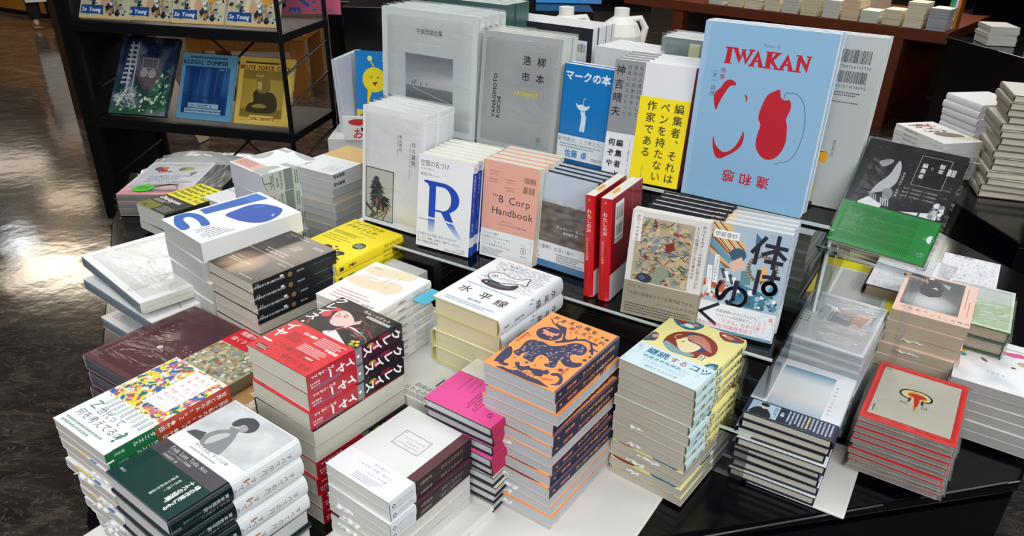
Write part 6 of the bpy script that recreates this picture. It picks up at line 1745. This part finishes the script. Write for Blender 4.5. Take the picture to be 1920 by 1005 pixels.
# right hand tables
tr = empty('display_table', (0, 0, 0)); tag(tr, 'black gloss table at the right edge of the picture behind the island', 'table')
RP = [(1.37, 3.0), (1.46, 1.98), (2.6, 1.9), (2.6, 3.1)]
prism('tabletop', RP, .70, .72, BLACK, tr, bevel=.003); prism('body', shrink(RP, .985), 0, .70, BLACK, tr)
t2 = empty('display_table', (0, 0, 0)); tag(t2, 'black gloss table farther back at the right edge', 'table')
RP2 = [(2.58, 4.7), (2.70, 3.95), (4.2, 4.0), (4.2, 4.9)]
prism('tabletop', RP2, .83, .85, BLACK, t2, bevel=.003); prism('body', shrink(RP2, .985), 0, .83, BLACK, t2)
m = MB(); m.box(3.72, 6.5, 0, 5.4, 7.2, 2.0); o = m.build('cabinet', BLACK, bevel=.004); o.rotation_euler = (0, 0, 0); tag(o, 'tall black cabinet at the upper right behind the wooden table', 'cabinet')


def art_redp(a):
    a.blobs(20, 120, 120, 235, 40, ['#b8442c', '#8d3a2c', '#5c4a42', '#d8c4b0'], 6, 18, 3, 2); a.ell(90, 90, 50, 30, '#6d6258', n=10, rot=-30); a.ell(120, 40, 40, 16, '#d6d6a8', n=10, rot=-30)
    a.text('絵画の素材と技法', -a.spl / 2, 200, 9, '#5a5a5a', vert=True)


b = make_book('paperback_book', 150, 250, 16, 'L', cover='#f0efec', spine='#e6e7e6', page='#dcdcda', art=art_redp)
stack(b, 1.432, 2.44, .868, 12, 4, 'white book with smeared red and brown painting, topmost beyond the clear easel', 'White book with painting cover', 'beyond the clear easel', seed=111)
b = make_book('paperback_book', 152, 252, 22, 'L', rnd=2, cover='#ecedec', spine='#dfe0e2', page='#dadbdd')
stack(b, 1.436, 2.435, .802, 13, 3, 'large white book under the painting cover pile', 'Large white book', 'under the painting cover pile at the right', seed=112)
b = make_book('paperback_book', 170, 190, 26, 'L', rnd=4, cover='#f2f3f4', spine='#e9eaec', page='#d9dadc')
stack(b, 1.66, 2.66, .945, 10, 8, 'thick white book, top of the tall white pile at the right', 'Thick white book', 'in the tall white pile at the right', seed=113, jit=.003)
b = make_book('hardcover_book', 150, 210, 22, 'L', rnd=5, hard=True, cover='#d9d6cc', spine='#8f8a7c', page='#d8d0be', edge='#6c675c')
stack(b, 1.546, 2.338, 1.058, -20, 15, 'beige hardcover, top of the tallest pile at the right edge', 'Beige hardcover', 'in the tallest pile at the right edge', seed=114, jit=.007, dyaw=3, lean=(-.0005, 0))
b = make_book('paperback_book', 150, 200, 20, 'R', rnd=3, cover='#eeeeea', spine='#e9dfe0', page='#c9c9c2')
stack(b, 2.66, 4.42, .955, -10, 5, 'white book, top of the pile on the farther black table', 'White book', 'on the farther black table', seed=115)
b = make_book('paperback_book', 150, 200, 16, 'R', cover='#eeeeea', spine='#d3a8b0', page='#dedfe2')
stack(b, 2.84, 4.20, .935, -10, 5, 'white book with pink spine, top of its pile on the farther black table', 'White book with pink spine', 'on the farther black table', seed=116)

# golden counter and the person at the far left
m = MB(); m.box(-.06, 0, .05, 3.4, .6, 1.0); m2 = MB(); m2.box(-.06, .03, 0, 3.4, .6, .05)
ct = empty('counter', (-6.1, 9.95, 0), R(152) + PI); tag(ct, 'golden brown counter at the upper left corner', 'counter')
m = MB(); m.box(-3.4, 0, .06, .6, .6, 1.0); m.build('front_panel', YEL, ct); m = MB(); m.box(-3.4, .03, 0, .6, .6, .06); m.build('plinth', BLACKM, ct)


def person():
    r = empty('person', (-5.64, 9.32, 0), R(35)); tag(r, 'person in dark trousers, sandals and a white apron standing by the golden counter', 'person')
    def skin(name, verts, edges, rad, m, par=r):
        me = bpy.data.meshes.new(name); me.from_pydata(verts, edges, []); o = bpy.data.objects.new(name, me); C.objects.link(o); o.parent = par
        sk = o.modifiers.new('skin', 'SKIN')
        for i, v in enumerate(me.skin_vertices[0].data): v.radius = (rad[i], rad[i]); v.use_root = (i == 0)
        o.modifiers.new('sub', 'SUBSURF').levels = 1; me.materials.append(m); return o
    SK = mat('skin', '#c99a7c', .5, noise=.1); TR_ = mat('dark_navy_cloth', '#15161f', .8, noise=.3, nscale=30)
    V_ = [(0, 0, .95), (.09, 0, .92), (.10, .01, .50), (.10, 0, .09), (.11, -.10, .04), (-.09, 0, .92), (-.10, -.02, .50), (-.10, -.03, .09), (-.11, -.13, .04), (0, 0, 1.2), (0, 0, 1.42), (0, 0, 1.52), (0, -.01, 1.63), (.19, 0, 1.4), (.24, 0, 1.13), (.22, -.12, .9), (-.19, 0, 1.4), (-.24, 0, 1.13), (-.22, -.12, .9)]
    E_ = [(0, 1), (1, 2), (2, 3), (3, 4), (0, 5), (5, 6), (6, 7), (7, 8), (0, 9), (9, 10), (10, 11), (11, 12), (10, 13), (13, 14), (14, 15), (10, 16), (16, 17), (17, 18)]
    skin('body', V_, E_, [.13, .085, .055, .036, .03, .085, .055, .036, .03, .12, .12, .05, .09, .05, .04, .028, .05, .04, .028], SK)
    skin('trousers', [(0, 0, .98), (.09, 0, .90), (.10, .01, .50), (.10, 0, .07), (-.09, 0, .90), (-.10, -.02, .50), (-.10, -.03, .07)], [(0, 1), (1, 2), (2, 3), (0, 4), (4, 5), (5, 6)], [.15, .11, .085, .075, .11, .085, .075], TR_)
    skin('shirt', [(0, 0, .9), (0, 0, 1.2), (0, 0, 1.42), (.19, 0, 1.4), (.24, 0, 1.15), (-.19, 0, 1.4), (-.24, 0, 1.15)], [(0, 1), (1, 2), (2, 3), (3, 4), (2, 5), (5, 6)], [.16, .145, .14, .07, .06, .07, .06], mat('white_shirt', '#e3e4e4', .8, noise=.05))
    m = MB(); m.box(-.17, -.17, .30, .17, -.13, 1.0); m.build('apron', mat('white_apron', '#d9dde0', .8, noise=.05), r)
    for sx in (-1, 1):
        m = MB(); m.box(sx * .105 - .05, -.20, 0, sx * .105 + .05, .06, .03); m.build('sandal', mat('brown_sandal', '#6d4a38', .6, noise=.2), r, bevel=.008)
    m = MB(); m.tube([(0, .01, 1.60), (0, .02, 1.68), (0, .02, 1.745)], [.098, .10, .04], 14); m.build('hair', mat('black_hair', '#101014', .6, noise=.3), r, smooth=True)


person()


# unseen ceiling lamps, set for their reflections in the marble, apart from the area lights
def lamp(x, y, w, h, col, st, label):
    m_ = bpy.data.materials.new('lamp_diffuser'); m_.use_nodes = True; t = m_.node_tree; t.nodes.clear()
    e = t.nodes.new('ShaderNodeEmission'); e.inputs[0].default_value = col; e.inputs[1].default_value = st; o_ = t.nodes.new('ShaderNodeOutputMaterial'); t.links.new(e.outputs[0], o_.inputs[0])
    r = empty('ceiling_lamp', (x, y, 3.2)); tag(r, label, 'lamp')
    q = MB(); q.box(-w / 2 - .02, -h / 2 - .02, -.04, w / 2 + .02, h / 2 + .02, 0); q.build('housing', WHITE, r)
    q = MB(); q.quad([(-w / 2, -h / 2, -.041), (w / 2, -h / 2, -.041), (w / 2, h / 2, -.041), (-w / 2, h / 2, -.041)]); q.build('diffuser', m_, r)


lamp(-7.14, 9.81, .36, .45, (.9, .95, 1, 1), 15, 'cool ceiling lamp reflected in the marble at the left')
lamp(-6.27, 9.33, .35, .45, (1, .62, .36, 1), 15, 'warm ceiling lamp reflected beside the cool one')
lamp(-9.3, 13.2, 1.3, .5, (1, .86, .7, 1), 7, 'long warm ceiling lamp over the far left aisle')
lamp(-7.4, 11.6, .8, .5, (1, .80, .55, 1), 7, 'amber ceiling lamp between the cool and the long one')
lamp(-5.6, 14.4, .9, .7, (.95, .97, 1, 1), 26, 'cool ceiling lamp beyond the magazine rack')
